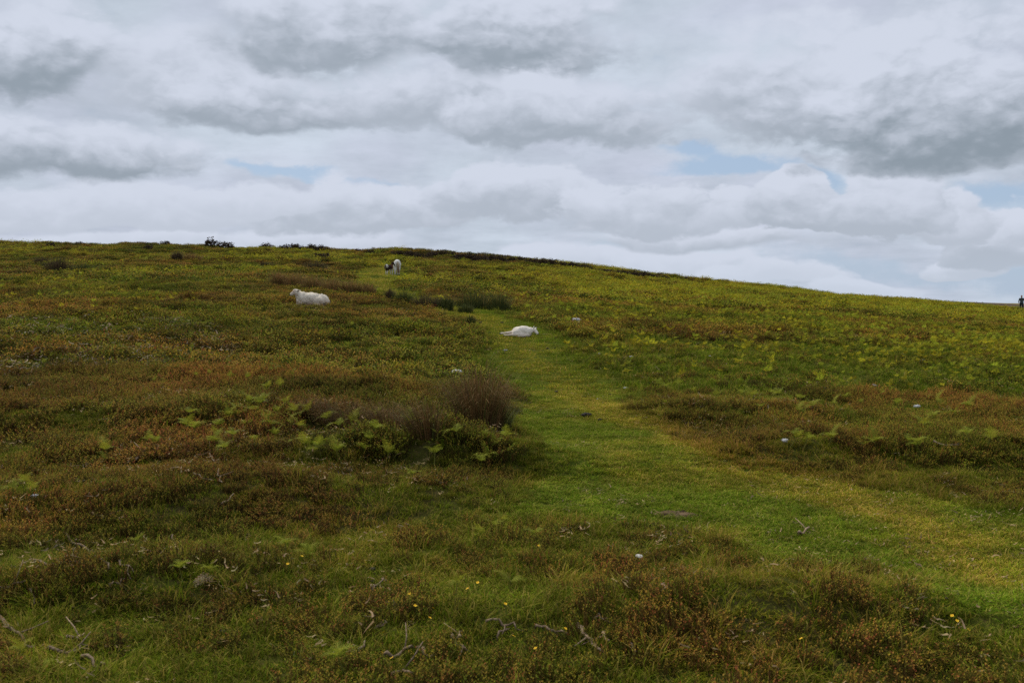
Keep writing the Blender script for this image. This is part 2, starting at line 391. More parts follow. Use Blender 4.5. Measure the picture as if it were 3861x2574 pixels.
def ground_material():
    m = bpy.data.materials.new('moor_soil'); m.use_nodes = True; nt = m.node_tree; nt.nodes.clear(); L = nt.links.new
    out = N(nt, 'ShaderNodeOutputMaterial'); b = N(nt, 'ShaderNodeBsdfDiffuse'); L(b.outputs[0], out.inputs[0])
    tc = N(nt, 'ShaderNodeTexCoord')
    a = N(nt, 'ShaderNodeAttribute', attribute_name='grassy')
    n1 = N(nt, 'ShaderNodeTexNoise'); n1.inputs['Scale'].default_value = 3.1; n1.inputs['Detail'].default_value = 9; L(tc.outputs['Object'], n1.inputs['Vector'])
    n2 = N(nt, 'ShaderNodeTexNoise'); n2.inputs['Scale'].default_value = 38; n2.inputs['Detail'].default_value = 4; L(tc.outputs['Object'], n2.inputs['Vector'])
    def mix(f, c1, c2):
        x = N(nt, 'ShaderNodeMix', data_type='RGBA'); L(f, x.inputs[0])
        for i, v in ((6, c1), (7, c2)):
            if isinstance(v, tuple): x.inputs[i].default_value = (*v, 1)
            else: L(v, x.inputs[i])
        return x.outputs[2]
    def mr(v, lo, hi):
        x = N(nt, 'ShaderNodeMapRange'); L(v, x.inputs[0]); x.inputs[1].default_value = lo; x.inputs[2].default_value = hi; return x.outputs[0]
    heath = mix(mr(n1.outputs['Fac'], .35, .65), (.026, .020, .009), (.045, .040, .011))
    heath = mix(mr(n2.outputs['Fac'], .5, .7), heath, (.060, .042, .020))
    turf = mix(mr(n1.outputs['Fac'], .35, .65), (.045, .070, .008), (.078, .088, .013))
    turf = mix(mr(n2.outputs['Fac'], .52, .68), turf, (.095, .080, .022))
    c = mix(a.outputs['Fac'], heath, turf)
    L(c, b.inputs['Color'])
    bp = N(nt, 'ShaderNodeBump'); bp.inputs['Strength'].default_value = .6; bp.inputs['Distance'].default_value = .03; L(n2.outputs['Fac'], bp.inputs['Height']); L(bp.outputs[0], b.inputs['Normal'])
    return m

# ------------------------------------------------------------------ object helpers
def tag(o, label=None, cat=None, group=None, kind=None):
    if label: o['label'] = label
    if cat: o['category'] = cat
    if group: o['group'] = group
    if kind: o['kind'] = kind
    return o

def link(name, me, parent=None, loc=None, rot=None, scl=None):
    o = bpy.data.objects.new(name, me); COL.objects.link(o)
    if parent is not None: o.parent = parent
    if loc is not None: o.location = loc
    if rot is not None: o.rotation_euler = rot
    if scl is not None: o.scale = scl if hasattr(scl, '__len__') else (scl, scl, scl)
    return o

class MB:
    def __init__(s): s.v = []; s.f = []; s.c = []
    def add(s, vs, fs, col):
        n = len(s.v); s.v += [tuple(v) for v in vs]; s.f += [tuple(i + n for i in f) for f in fs]
        if col and hasattr(col[0], '__len__'): s.c += [tuple(c) for c in col]
        else: s.c += [tuple(col)] * len(vs)
    def leaf(s, p, d, side, L, w, col, tipcol=None):
        """a small kite-shaped leaf from p along d"""
        p = Vector(p); d = Vector(d); side = Vector(side)
        q = p + d * (L * .5)
        s.add([p, q + side * (w / 2), p + d * L, q - side * (w / 2)], [(0, 1, 2, 3)], [col, col, tipcol or col, col])
    def blade(s, pts, w, c0, c1, flat=None):
        """a narrow blade along pts, tapering to its tip"""
        n = len(pts); vs = []; cs = []; fs = []
        for i, p in enumerate(pts):
            t = i / (n - 1); p = Vector(p)
            d = (Vector(pts[min(i + 1, n - 1)]) - Vector(pts[max(i - 1, 0)]))
            sd = flat if flat is not None else d.cross(Vector((0, 0, 1)))
            if sd.length < 1e-6: sd = Vector((1, 0, 0))
            sd = sd.normalized() * (w * (1 - t * .85) / 2)
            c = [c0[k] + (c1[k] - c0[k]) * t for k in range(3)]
            if i < n - 1:
                vs += [p - sd, p + sd]; cs += [c, c]
            else: vs += [p]; cs += [c]
        for i in range(n - 2): fs.append((2 * i, 2 * i + 1, 2 * i + 3, 2 * i + 2))
        fs.append((2 * n - 4, 2 * n - 3, 2 * n - 2))
        s.add(vs, fs, cs)
    def tube(s, pts, radii, col, k=6):
        n = len(s.v); m = len(pts)
        for i, p in enumerate(pts):
            p = Vector(p); d = (Vector(pts[min(i + 1, m - 1)]) - Vector(pts[max(i - 1, 0)])).normalized()
            a = d.cross(Vector((.3, .2, 1))).normalized(); b = d.cross(a)
            for j in range(k):
                t = 2 * PI * j / k; s.v.append(tuple(p + (a * math.cos(t) + b * math.sin(t)) * radii[i])); s.c.append(tuple(col))
        for i in range(m - 1):
            for j in range(k):
                s.f.append((n + i * k + j, n + i * k + (j + 1) % k, n + (i + 1) * k + (j + 1) % k, n + (i + 1) * k + j))
        s.f.append(tuple(n + j for j in range(k))[::-1]); s.f.append(tuple(n + (m - 1) * k + j for j in range(k)))
    def mesh(s, name, mat, smooth=False):
        me = bpy.data.meshes.new(name); me.from_pydata(s.v, [], s.f)
        a = me.color_attributes.new('col', 'FLOAT_COLOR', 'POINT')
        c = np.ones((len(s.v), 4), np.float32); c[:, :3] = np.array(s.c, np.float32).reshape(-1, 3)
        a.data.foreach_set('color', c.ravel())
        if mat: me.materials.append(mat)
        if smooth: me.polygons.foreach_set('use_smooth', [True] * len(me.polygons))
        me.update(); return me

def jit(c, a=.15):
    k = 1 + random.uniform(-a, a)
    return tuple(max(0, x * k * (1 + random.uniform(-a * .4, a * .4))) for x in c)

def rdir(tilt):
    a = random.uniform(0, 2 * PI); return Vector((math.cos(a) * tilt, math.sin(a) * tilt, 1)).normalized()

# ------------------------------------------------------------------ the ground
def build_ground():
    X, Y, Z = _MX, _MY, GZ.ravel(); nx, ny = len(GX), len(GY)
    v = np.stack([X.ravel(), Y.ravel(), Z], 1)
    idx = np.arange(nx * ny).reshape(ny, nx)
    f = np.stack([idx[:-1, :-1], idx[:-1, 1:], idx[1:, 1:], idx[1:, :-1]], -1).reshape(-1, 4)
    me = bpy.data.meshes.new('ground'); me.from_pydata(v.tolist(), [], f.tolist())
    a = me.attributes.new('grassy', 'FLOAT', 'POINT'); g = _zone_cache(X.ravel(), Y.ravel())
    g = np.where((Y.ravel() > 130) | (np.abs(X.ravel()) > 90), .3, g)
    a.data.foreach_set('value', g.astype(np.float32))
    me.polygons.foreach_set('use_smooth', [True] * len(me.polygons)); me.materials.append(ground_material())
    tag(link('ground', me), kind='structure')
build_ground()

def build_far_moor():
    # a long low ridge half a kilometre beyond the crest, seen to the right
    xs = np.arange(40, 900, 6.0); ys = np.arange(430, 900, 6.0)
    X, Y = np.meshgrid(xs, ys)
    u = X / 640.
    top = np.interp(u, [0, .30, .39, .46, .515, .62, .9], [3.6, 3.4, 2.9, 1.9, .6, -1.0, -4])
    t = np.clip((Y - 430) / 200, 0, 1); prof = t * t * (3 - 2 * t); t2 = np.clip((Y - 660) / 240, 0, 1)
    Z = -17 + (top + 17) * prof - 14 * t2 * t2 + (fbm(X / 30, Y / 30, 77) - .5) * 1.6 * prof
    idx = np.arange(X.size).reshape(X.shape)
    f = np.stack([idx[:-1, :-1], idx[:-1, 1:], idx[1:, 1:], idx[1:, :-1]], -1).reshape(-1, 4)
    me = bpy.data.meshes.new('far_moor_hill'); me.from_pydata(np.stack([X.ravel(), Y.ravel(), Z.ravel()], 1).tolist(), [], f.tolist())
    m = bpy.data.materials.new('far_heather'); m.use_nodes = True; nt = m.node_tree; b = nt.nodes['Principled BSDF']; L = nt.links.new
    b.inputs['Roughness'].default_value = 1; b.inputs['Specular IOR Level'].default_value = 0
    tc = N(nt, 'ShaderNodeTexCoord'); mp = N(nt, 'ShaderNodeMapping'); mp.inputs[3].default_value = (.02, .035, .3); L(tc.outputs['Object'], mp.inputs[0])
    no = N(nt, 'ShaderNodeTexNoise'); no.inputs['Scale'].default_value = 1.0; no.inputs['Detail'].default_value = 7; L(mp.outputs[0], no.inputs['Vector'])
    rp = N(nt, 'ShaderNodeValToRGB'); L(no.outputs['Fac'], rp.inputs[0])
    e = rp.color_ramp.elements; e[0].position = .40; e[0].color = (.075, .055, .055, 1); e[1].position = .62; e[1].color = (.22, .18, .07, 1)
    k = e.new(.52); k.color = (.10, .075, .06, 1)
    L(rp.outputs[0], b.inputs['Base Color']); me.materials.append(m)
    me.polygons.foreach_set('use_smooth', [True] * len(me.polygons))
    tag(link('far_hill', me), kind='structure')
build_far_moor()

# ------------------------------------------------------------------ scattered plant cover (uncountable)
FOOT = []          # x, y, rx, ry footprints kept clear of tall plants

def scatter(name, label, protos, mat, pts, rot, scl, idx, tint):
    """one object: small plants as mesh pieces spread over the ground by geometry nodes"""
    V = []; F = []; C = []; PID = []
    for k, mb in enumerate(protos):
        n = len(V); V += mb.v; C += mb.c; F += [tuple(i + n for i in f) for f in mb.f]; PID += [k] * len(mb.v)
    nb = len(V); n = len(pts)
    allv = np.concatenate([np.array(V), pts]); me = bpy.data.meshes.new(name)
    me.from_pydata(allv.tolist(), [], F)
    def attr(nm, typ, base, val, key, w):
        a = me.attributes.new(nm, typ, 'POINT')
        arr = np.concatenate([base, val]).astype(np.float32 if w != 'i' else np.int32)
        a.data.foreach_set(key, arr.ravel())
    attr('pid', 'INT', np.array(PID), np.full(n, -1), 'value', 'i')
    attr('idx', 'INT', np.zeros(nb), idx, 'value', 'i')
    attr('rot', 'FLOAT_VECTOR', np.zeros((nb, 3)), rot, 'vector', 'f')
    attr('scl', 'FLOAT_VECTOR', np.zeros((nb, 3)), scl, 'vector', 'f')
    one = np.ones((nb, 1)); attr('tint', 'FLOAT_COLOR', np.zeros((nb, 4)), np.concatenate([tint, np.ones((n, 1))], 1), 'color', 'f')
    cc = np.concatenate([np.array(C), one], 1); attr('col', 'FLOAT_COLOR', cc, np.zeros((n, 4)), 'color', 'f')
    me.materials.append(mat)
    o = link(name, me); tag(o, label, None, None, 'stuff')
    o['category'] = {'grass': 'grass', 'heath_undergrowth': 'heather', 'bracken_undergrowth': 'bracken', 'dead_litter': 'litter'}.get(name, 'plants')
    ng = bpy.data.node_groups.new(name + '_spread', 'GeometryNodeTree')
    ng.interface.new_socket('Geometry', in_out='INPUT', socket_type='NodeSocketGeometry'); ng.interface.new_socket('Geometry', in_out='OUTPUT', socket_type='NodeSocketGeometry')
    gi = ng.nodes.new('NodeGroupInput'); go = ng.nodes.new('NodeGroupOutput'); L = ng.links.new
    def named(nm, typ):
        a = ng.nodes.new('GeometryNodeInputNamedAttribute'); a.data_type = typ; a.inputs[0].default_value = nm; return a.outputs[0]
    pid = named('pid', 'INT')
    def sel(k):
        c = ng.nodes.new('FunctionNodeCompare'); c.data_type = 'INT'; c.operation = 'EQUAL'; L(pid, c.inputs[2]); c.inputs[3].default_value = k
        s = ng.nodes.new('GeometryNodeSeparateGeometry'); s.domain = 'POINT'; L(gi.outputs[0], s.inputs[0]); L(c.outputs[0], s.inputs[1]); return s.outputs[0]
    gti = ng.nodes.new('GeometryNodeGeometryToInstance')
    for k in range(len(protos) - 1, -1, -1): L(sel(k), gti.inputs[0])
    m2p = ng.nodes.new('GeometryNodeMeshToPoints'); L(sel(-1), m2p.inputs[0])
    iop = ng.nodes.new('GeometryNodeInstanceOnPoints'); L(m2p.outputs[0], iop.inputs['Points']); L(gti.outputs[0], iop.inputs['Instance'])
    iop.inputs['Pick Instance'].default_value = True; L(named('idx', 'INT'), iop.inputs['Instance Index'])
    e2r = ng.nodes.new('FunctionNodeEulerToRotation'); L(named('rot', 'FLOAT_VECTOR'), e2r.inputs[0]); L(e2r.outputs[0], iop.inputs['Rotation'])
    L(named('scl', 'FLOAT_VECTOR'), iop.inputs['Scale']); L(iop.outputs[0], go.inputs[0])
    md = o.modifiers.new('spread', 'NODES'); md.node_group = ng
    return o

def sector(n, d0, d1, du=.66):
    """n places spread evenly over the ground between two distances in front of the photographer"""
    d = np.sqrt(rng.uniform(0, 1, n) * (d1 * d1 - d0 * d0) + d0 * d0); u = rng.uniform(-du, du, n)
    return u * d, d
def clear_mask(x, y, grow=1.0):
    k = np.ones(x.shape, bool)
    for fx, fy, rx, ry in FOOT: k &= ((x - fx) / (rx * grow)) ** 2 + ((y - fy) / (ry * grow)) ** 2 > 1
    return k

def heath_proto(nspr, R, H, leafL, nleaf, seed):
    random.seed(seed); mb = MB()
    for i in range(nspr):
        a = random.uniform(0, 2 * PI); r = R * math.sqrt(random.random()); h = H * (1 - .45 * (r / R) ** 2) * random.uniform(.6, 1.12)
        base = Vector((r * .8 * math.cos(a), r * .8 * math.sin(a), -.03)); tip = Vector((r * 1.15 * math.cos(a) + random.gauss(0, .02), r * 1.15 * math.sin(a) + random.gauss(0, .02), h))
        ax = tip - base; hue = random.random()
        mb.blade([base, base + ax * .5, tip], .006 + leafL * .05, (.05, .03, .015), (.10, .06, .02))
        for k in range(nleaf):
            t = .35 + .65 * (k + random.random() * .6) / nleaf
            p = base + ax * t; b = k * 2.4 + random.uniform(-.5, .5)
            d = Vector((math.cos(b), math.sin(b), random.uniform(.35, 1.1))).normalized(); sd = d.cross(Vector((0, 0, 1))).normalized()
            top = t > .8  # leaves below the tips are coloured darker to paint in self-shadow
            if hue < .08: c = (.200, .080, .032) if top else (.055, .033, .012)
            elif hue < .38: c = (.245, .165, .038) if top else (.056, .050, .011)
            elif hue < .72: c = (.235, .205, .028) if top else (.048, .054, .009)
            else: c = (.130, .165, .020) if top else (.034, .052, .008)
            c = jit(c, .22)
            mb.leaf(p, d, sd, leafL * random.uniform(.7, 1.25), leafL * random.uniform(.45, .65), c)
    return mb

def grass_proto(nb, R, H, w, seed, straw=.12):
    random.seed(seed); mb = MB()
    for i in range(nb):
        a = random.uniform(0, 2 * PI); r = R * math.sqrt(random.random()); p = Vector((r * math.cos(a), r * math.sin(a), -.012))
        d = rdir(random.uniform(.3, 1.5)); h = H * random.uniform(.5, 1.3)
        q = p + d * h * .55; e = q + Vector((d.x * 1.4, d.y * 1.4, d.z * .35)) * h * .55
        if random.random() < straw: c0, c1 = (.12, .10, .025), jit((.30, .23, .075), .2)
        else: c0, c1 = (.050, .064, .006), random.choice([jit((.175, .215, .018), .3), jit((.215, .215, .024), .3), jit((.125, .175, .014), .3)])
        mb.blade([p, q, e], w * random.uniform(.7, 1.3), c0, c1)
    return mb

def litter_proto(seed, R):
    random.seed(seed); mb = MB()
    for i in range(random.randint(2, 5)):
        p = Vector((random.uniform(-R, R), random.uniform(-R, R), random.uniform(0, .02))); a = random.uniform(0, 2 * PI); L = random.uniform(.02, .065)
        pts = []; b = a
        for k in range(4):
            pts.append(tuple(p)); p = p + Vector((math.cos(b), math.sin(b), random.uniform(-.25, .35))) * L / 3; b += random.uniform(-.8, .8)
        c = jit((.34, .235, .115), .25); mb.blade(pts, random.uniform(.005, .012), c, jit(c, .2))
    return mb

def frond_rachis(mb, p, az, lean, L, c, npair, droop=.9, wid=.34, quality=2):
    """one bracken blade: an arching midrib with paired toothed side leaflets, widest near its base"""
    pts = []; q = Vector(p); e = lean
    n = npair + 2
    for k in range(n):
        pts.append(q.copy()); d = Vector((math.cos(az) * math.cos(e), math.sin(az) * math.cos(e), math.sin(e))); q = q + d * (L / n); e -= droop / n
    mb.blade(pts, .006, (.16, .17, .03), c)
    side = Vector((-math.sin(az), math.cos(az), 0))
    for k in range(1, n - 1):
        t = (k - 1) / (n - 2); ll = L * wid * (1 - t) ** .8 * random.uniform(.8, 1.1) + .008
        d = (pts[k + 1] - pts[k - 1]).normalized(); up = side.cross(d) * -1
        for s in (1, -1):
            dd = (side * s + d * .45 + up * random.uniform(-.25, .15)).normalized(); wdir = dd.cross(up).normalized()
            cc = jit(c, .18)
            if quality >= 2:
                m = 4
                for j in range(m):
                    tt = (j + .4) / m; w = ll * .30 * (1 - tt * .75); b0 = pts[k] + dd * ll * tt
                    for s2 in (1, -1):
                        mb.add([b0 - dd * ll * .07, b0 + dd * ll * .10, b0 + wdir * s2 * w + dd * ll * .10], [(0, 1, 2)], cc)
                mb.add([pts[k] + dd * ll * .75 - wdir * ll * .05, pts[k] + dd * ll * .75 + wdir * ll * .05, pts[k] + dd * ll], [(0, 1, 2)], cc)
                mb.add([pts[k] - wdir * ll * .03, pts[k] + wdir * ll * .03, pts[k] + dd * ll * .8], [(0, 1, 2)], cc)
            else:
                mb.leaf(pts[k], dd, wdir, ll, ll * .42, cc)

BR = (.255, .265, .026)
def bracken_proto(seed, h, nf, npair, quality, colr=BR):
    random.seed(seed); mb = MB()
    top = Vector((random.gauss(0, .03), random.gauss(0, .03), h * .55))
    mb.blade([Vector((0, 0, -.04)), top * .5, top], .012, (.14, .12, .03), (.19, .19, .03))
    a0 = random.uniform(0, 2 * PI)
    for k in range(nf):
        frond_rachis(mb, top, a0 + k * 2 * PI / nf + random.uniform(-.4, .4), random.uniform(.95, 1.5), h * random.uniform(.5, .8), jit(colr, .18), npair, random.uniform(1.0, 2.4), .28, quality)
    return mb

def far_bracken(seed, R, n, leaf):
    random.seed(seed); mb = MB()
    for i in range(n):
        a = random.uniform(0, 2 * PI); r = R * math.sqrt(random.random()); h = random.uniform(.10, .32)
        p = Vector((r * math.cos(a), r * math.sin(a), h)); b = random.uniform(0, 2 * PI)
        d = Vector((math.cos(b), math.sin(b), random.uniform(-.15, .75))).normalized(); sd = d.cross(Vector((0, 0, 1))).normalized()
        c = jit(BR, .25); L = leaf * random.uniform(.7, 1.3)
        mb.leaf(p, d, sd, L, L * .5, c, jit(c, .1))
        mb.leaf(p + d * L * .3, (d + sd).normalized(), d.cross(sd).normalized().cross(d + sd).normalized(), L * .5, L * .2, c)
    return mb

def tints(x, y, kind):
    n = x.size; big = fbm(x * .22, y * .22, 61, 3); mid = fbm(x * .9, y * .9, 71, 3); r = rng.uniform(.72, 1.28, n)
    t = np.ones((n, 3))
    if kind == 'grass':
        g = _zone_cache(x, y); wd = worn_dist(x, y); w = np.exp(-(wd / (.22 + .014 * y)) ** 2)
        dry = np.clip(w * 1.05 + (mid - .5) * 1.5 + (fbm(x * 2.7, y * 2.7, 203, 3) - .5) * 1.2, 0, 1)
        t = (1 - dry)[:, None] * np.array([.84, 1.06, .75]) + dry[:, None] * np.array([1.60, 1.36, 1.35])
        t *= ((.8 + .5 * big) * (.62 + .76 * fbm(x * 4.3, y * 4.3, 131, 2)))[:, None]
        t *= np.where(g > .9, 1.12, .88)[:, None]; t = t * np.where((g < .9) & (y < 12), 1, 0)[:, None] * np.array([1.02, .88, .95]) + t * np.where((g < .9) & (y < 12), 0, 1)[:, None]
    elif kind == 'heath':
        k = np.clip((mid - .38) / .24, 0, 1)[:, None]; t = (1 - k) * np.array([.86, 1.0, .85]) + k * np.array([1.16, 1.0, 1.1])
        b2 = np.clip((big - .35) / .3, 0, 1)[:, None]; t = t * ((1 - b2) * np.array([.86, 1.06, .8]) + b2 * np.array([1.06, .92, 1.05]))
        pt = np.clip((fbm(x * .5 + 3, y * .33, 171, 3) - .52) / .1, 0, 1)[:, None]; t = t * (1 - pt * np.array([.36, .36, .30]))
        rt = (x > .05 * y)[:, None] & (y > 20)[:, None]; t = np.where(rt, t * np.array([1.0, 1.05, .9]), t)
    elif kind == 'bracken':
        k = np.clip((mid - .38) / .24, 0, 1)[:, None]; t = (1 - k) * np.array([.78, .92, .9]) + k * np.array([1.12, 1.02, .8]); r = rng.uniform(.55, 1.25, n)
    gain = {'grass': np.array([1.44, 1.32, 1.12]), 'heath': np.array([1.44, 1.26, 1.04]), 'bracken': np.array([1.42, 1.26, 1.0])}[kind]
    return t * r[:, None] * gain

def rotv(n, tilt=.12):
    return np.stack([rng.normal(0, tilt, n), rng.normal(0, tilt, n), rng.uniform(0, 2 * PI, n)], 1)
def sclv(lo, hi, n, zvar=.2):
    s = rng.uniform(lo, hi, n); return np.stack([s, s, s * rng.uniform(1 - zvar, 1 + zvar, n)], 1)

def cover():
    # --- heather and bilberry
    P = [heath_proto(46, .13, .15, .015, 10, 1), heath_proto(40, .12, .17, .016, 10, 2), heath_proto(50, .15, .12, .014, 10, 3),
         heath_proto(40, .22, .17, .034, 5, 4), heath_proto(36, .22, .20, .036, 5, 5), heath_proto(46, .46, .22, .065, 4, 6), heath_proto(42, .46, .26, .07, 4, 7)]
    xs, ys, ii, ss = [], [], [], []
    for n, d0, d1, ids, lo, hi, du in ((16500, 2.6, 15, (0, 1, 2), .75, 1.35, .72), (30000, 15, 42, (3, 4), .7, 1.3, .64), (46000, 42, 124, (5, 6), .7, 1.3, .60)):
        x, y = sector(n, d0, d1, du); g = _zone_cache(x, y)
        keep = (rng.uniform(0, 1, n) > np.clip(g * 1.12 - .04, 0, 1)) & (fbm(x * 1.7, y * 1.7, 111, 3) > np.where(y < 10, .39, .33) + rng.uniform(-.05, .05, n)); x = x[keep]; y = y[keep]; keep = clear_mask(x, y); x = x[keep]; y = y[keep]
        xs.append(x); ys.append(y); ii.append(rng.choice(ids, x.size)); ss.append(sclv(lo, hi, x.size))
    x = np.concatenate(xs); y = np.concatenate(ys); z = Hmesh(x, y)
    s = np.concatenate(ss); g = _zone_cache(x, y); s *= np.where(g > .45, .60, np.where(y < 9, .66, np.where((x > 0) & (y < 18), .8, 1.0)))[:, None]
    s[:, 2] *= .45 + 1.1 * fbm(x * 1.1, y * 1.1, 88, 2)
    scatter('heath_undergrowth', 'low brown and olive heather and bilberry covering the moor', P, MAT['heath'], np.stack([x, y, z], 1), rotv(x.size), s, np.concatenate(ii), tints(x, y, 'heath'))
    # --- grass
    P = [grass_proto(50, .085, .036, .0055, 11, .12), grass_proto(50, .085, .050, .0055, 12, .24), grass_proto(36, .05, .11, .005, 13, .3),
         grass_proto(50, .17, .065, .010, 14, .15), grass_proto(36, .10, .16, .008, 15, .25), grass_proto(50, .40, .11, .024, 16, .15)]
    xs, ys, ii, ss = [], [], [], []
    for n, d0, d1, ids, pr, lo, hi, du in ((64000, 2.6, 15, (0, 1, 2), (.47, .47, .06), .7, 1.35, .72), (38000, 15, 42, (3, 4), (.85, .15), .7, 1.3, .64), (40000, 42, 124, (5,), (1,), .7, 1.3, .60)):
        x, y = sector(n, d0, d1, du); g = _zone_cache(x, y)
        keep = rng.uniform(0, 1, n) < np.clip(g * .8 + np.where(y < 30, .42, .2), 0, 1); x = x[keep]; y = y[keep]
        ids_ = rng.choice(ids, x.size, p=pr); tall = np.isin(ids_, (2, 4)); g = _zone_cache(x, y)
        ids_ = np.where(tall & (g > .9), ids[0], ids_)
        keep = clear_mask(x, y, .42); x = x[keep]; y = y[keep]; ids_ = ids_[keep]
        xs.append(x); ys.append(y); ii.append(ids_); ss.append(sclv(lo, hi, x.size))
    x = np.concatenate(xs); y = np.concatenate(ys); g = _zone_cache(x, y); s = np.concatenate(ss); s[:, 2] *= np.where(g > .9, .8, 1.35) * (.5 + 1.0 * fbm(x * 3.1, y * 3.1, 123, 2))
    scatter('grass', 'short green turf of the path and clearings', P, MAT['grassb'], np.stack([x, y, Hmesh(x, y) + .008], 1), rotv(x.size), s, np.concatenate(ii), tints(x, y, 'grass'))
    # --- bracken too far away to count
    P = [bracken_proto(31, .23, 3, 7, 1), bracken_proto(32, .19, 2, 7, 1), bracken_proto(33, .26, 3, 6, 1), far_bracken(34, .40, 44, .10), far_bracken(35, .42, 40, .12)]
    xs, ys, ii, ss = [], [], [], []
    for n, d0, d1, ids, du in ((40000, 15, 45, (0, 1, 2), .64), (36000, 45, 124, (3, 4), .60)):
        x, y = sector(n, d0, d1, du); g = _zone_cache(x, y); b = fbm(x * .16 + 5, y * .10, 93, 4)
        right = 1 / (1 + np.exp(-(x / y - .02) * 30))
        pr = np.clip((b - .49) * 4.5, 0, 1) * (1 - right) * .42 + right * np.clip(.62 + (b - .5) * 3.0, .18, 1)
        pr *= np.where((y < 45), .62 * np.clip((y - 14) / 12, .12, 1), 1.0) * np.where((y < 30) & (x < 0), .30, 1.0)
        pr *= np.where(g > .93, 0, 1)
        keep = rng.uniform(0, 1, n) < pr; x = x[keep]; y = y[keep]; keep = clear_mask(x, y, 1.15); x = x[keep]; y = y[keep]
        xs.append(x); ys.append(y); ii.append(rng.choice(ids, x.size)); ss.append(sclv(.6, 1.25, x.size))
    x = np.concatenate(xs); y = np.concatenate(ys); s = np.concatenate(ss)
    scatter('bracken_undergrowth', 'yellow-green young bracken spread over the hillside', P, MAT['frond_i'], np.stack([x, y, Hmesh(x, y)], 1), rotv(x.size, .2), s, np.concatenate(ii), tints(x, y, 'bracken'))
    # --- dead stalks and straw
    P = [litter_proto(k, .06) for k in range(40, 48)]
    xs, ys, ss = [], [], []
    for n, d0, d1, sc in ((5500, 2.6, 13, 1.0), (4000, 13, 32, 1.3)):
        x, y = sector(n, d0, d1, .7); m = fbm(x * .8, y * .8, 99, 3); keep = (m > .44) & (rng.uniform(0, 1, n) < .75)
        x = x[keep]; y = y[keep]; xs.append(x); ys.append(y); ss.append(sclv(.5 * sc, 1.35 * sc, x.size))
    # the bleached, broken stems on the left slope
    x0, y0 = sector(26000, 14, 40, .7); k = inside(DEADP, x0, y0) & (fbm(x0 * .7, y0 * .7, 5, 3) > .46); xs.append(x0[k]); ys.append(y0[k]); ss.append(sclv(1.6, 3.6, int(k.sum())))
    x = np.concatenate(xs); y = np.concatenate(ys); s = np.concatenate(ss); g = _zone_cache(x, y)
    z = Hmesh(x, y) + np.where(g > .6, .02, .10) * rng.uniform(.4, 1.3, x.size)
    t = np.ones((x.size, 3)) * (rng.uniform(.3, 1.15, x.size) ** 1.2)[:, None]; dd = inside(DEADP, x, y); t = np.where(dd[:, None], t * np.array([.75, .78, .95]), t)
    scatter('dead_litter', 'dry straw and broken brown bracken stalks lying in the turf', P, MAT['litter'], np.stack([x, y, z], 1), rotv(x.size, .3), s, rng.integers(0, len(P), x.size), t)

# ------------------------------------------------------------------ soft bodies: one continuous skin grown over spheres and ellipsoids
_ico = {}
def ico(sub):
    if sub not in _ico:
        bm = bmesh.new(); bmesh.ops.create_icosphere(bm, subdivisions=sub, radius=1)
        _ico[sub] = (np.array([v.co[:] for v in bm.verts]), [tuple(v.index for v in f.verts) for f in bm.faces]); bm.free()
    return _ico[sub]
class Flesh:
    def __init__(s): s.v = []; s.f = []
    def ball(s, c, r, rot=None, sub=3):
        V, F = ico(sub); r = np.array(r if hasattr(r, '__len__') else (r, r, r), float); W = V * r
        if rot is not None: W = W @ np.array(Euler(rot).to_matrix()).T
        n = len(s.v); s.v += (W + np.array(c, float)).tolist(); s.f += [tuple(i + n for i in f) for f in F]; return s
    def limb(s, pts, flat=None):
        """pts: (x, y, z, r) joints; the limb tapers from joint to joint"""
        for a, b in zip(pts[:-1], pts[1:]):
            a = np.array(a, float); b = np.array(b, float); L = np.linalg.norm(b[:3] - a[:3]); k = max(2, int(L / (min(a[3], b[3]) * .45)) + 1)
            for i in range(k + 1):
                q = a + (b - a) * i / k; s.ball(q[:3], q[3] if flat is None else np.array(flat) * q[3], sub=2)
        return s
    def skin(s, name, voxel, smooth=4):
        me = bpy.data.meshes.new(name + '_raw'); me.from_pydata(s.v, [], s.f); o = bpy.data.objects.new(name + '_raw', me); COL.objects.link(o)
        r = o.modifiers.new('r', 'REMESH'); r.mode = 'VOXEL'; r.voxel_size = voxel; r.use_smooth_shade = True
        sm = o.modifiers.new('s', 'SMOOTH'); sm.iterations = smooth; sm.factor = .5
        dg = bpy.context.evaluated_depsgraph_get(); out = bpy.data.meshes.new_from_object(o.evaluated_get(dg)); out.name = name
        bpy.data.objects.remove(o); bpy.data.meshes.remove(me)
        return out
def vco(me):
    a = np.empty(len(me.vertices) * 3, np.float32); me.vertices.foreach_get('co', a); return a.reshape(-1, 3)
def vno(me):
    a = np.empty(len(me.vertices) * 3, np.float32); me.vertices.foreach_get('normal', a); return a.reshape(-1, 3)
def paint(me, cols, mat):
    a = me.color_attributes.new('col', 'FLOAT_COLOR', 'POINT') if 'col' not in me.color_attributes else me.color_attributes['col']
    c = np.ones((len(me.vertices), 4), np.float32); c[:, :3] = cols; a.data.foreach_set('color', c.ravel())
    me.materials.clear(); me.materials.append(mat)
    me.polygons.foreach_set('use_smooth', [True] * len(me.polygons))
def patch(p, c, r, soft=.25):
    d = np.sqrt((((p - np.array(c)) / np.array(r)) ** 2).sum(1)); return np.clip((1 + soft - d) / (2 * soft), 0, 1)[:, None]
def n3(p, f, s=0):
    return fbm(p[:, 0] * f + p[:, 2] * f * .7, p[:, 1] * f - p[:, 2] * f * .6, s, 3)
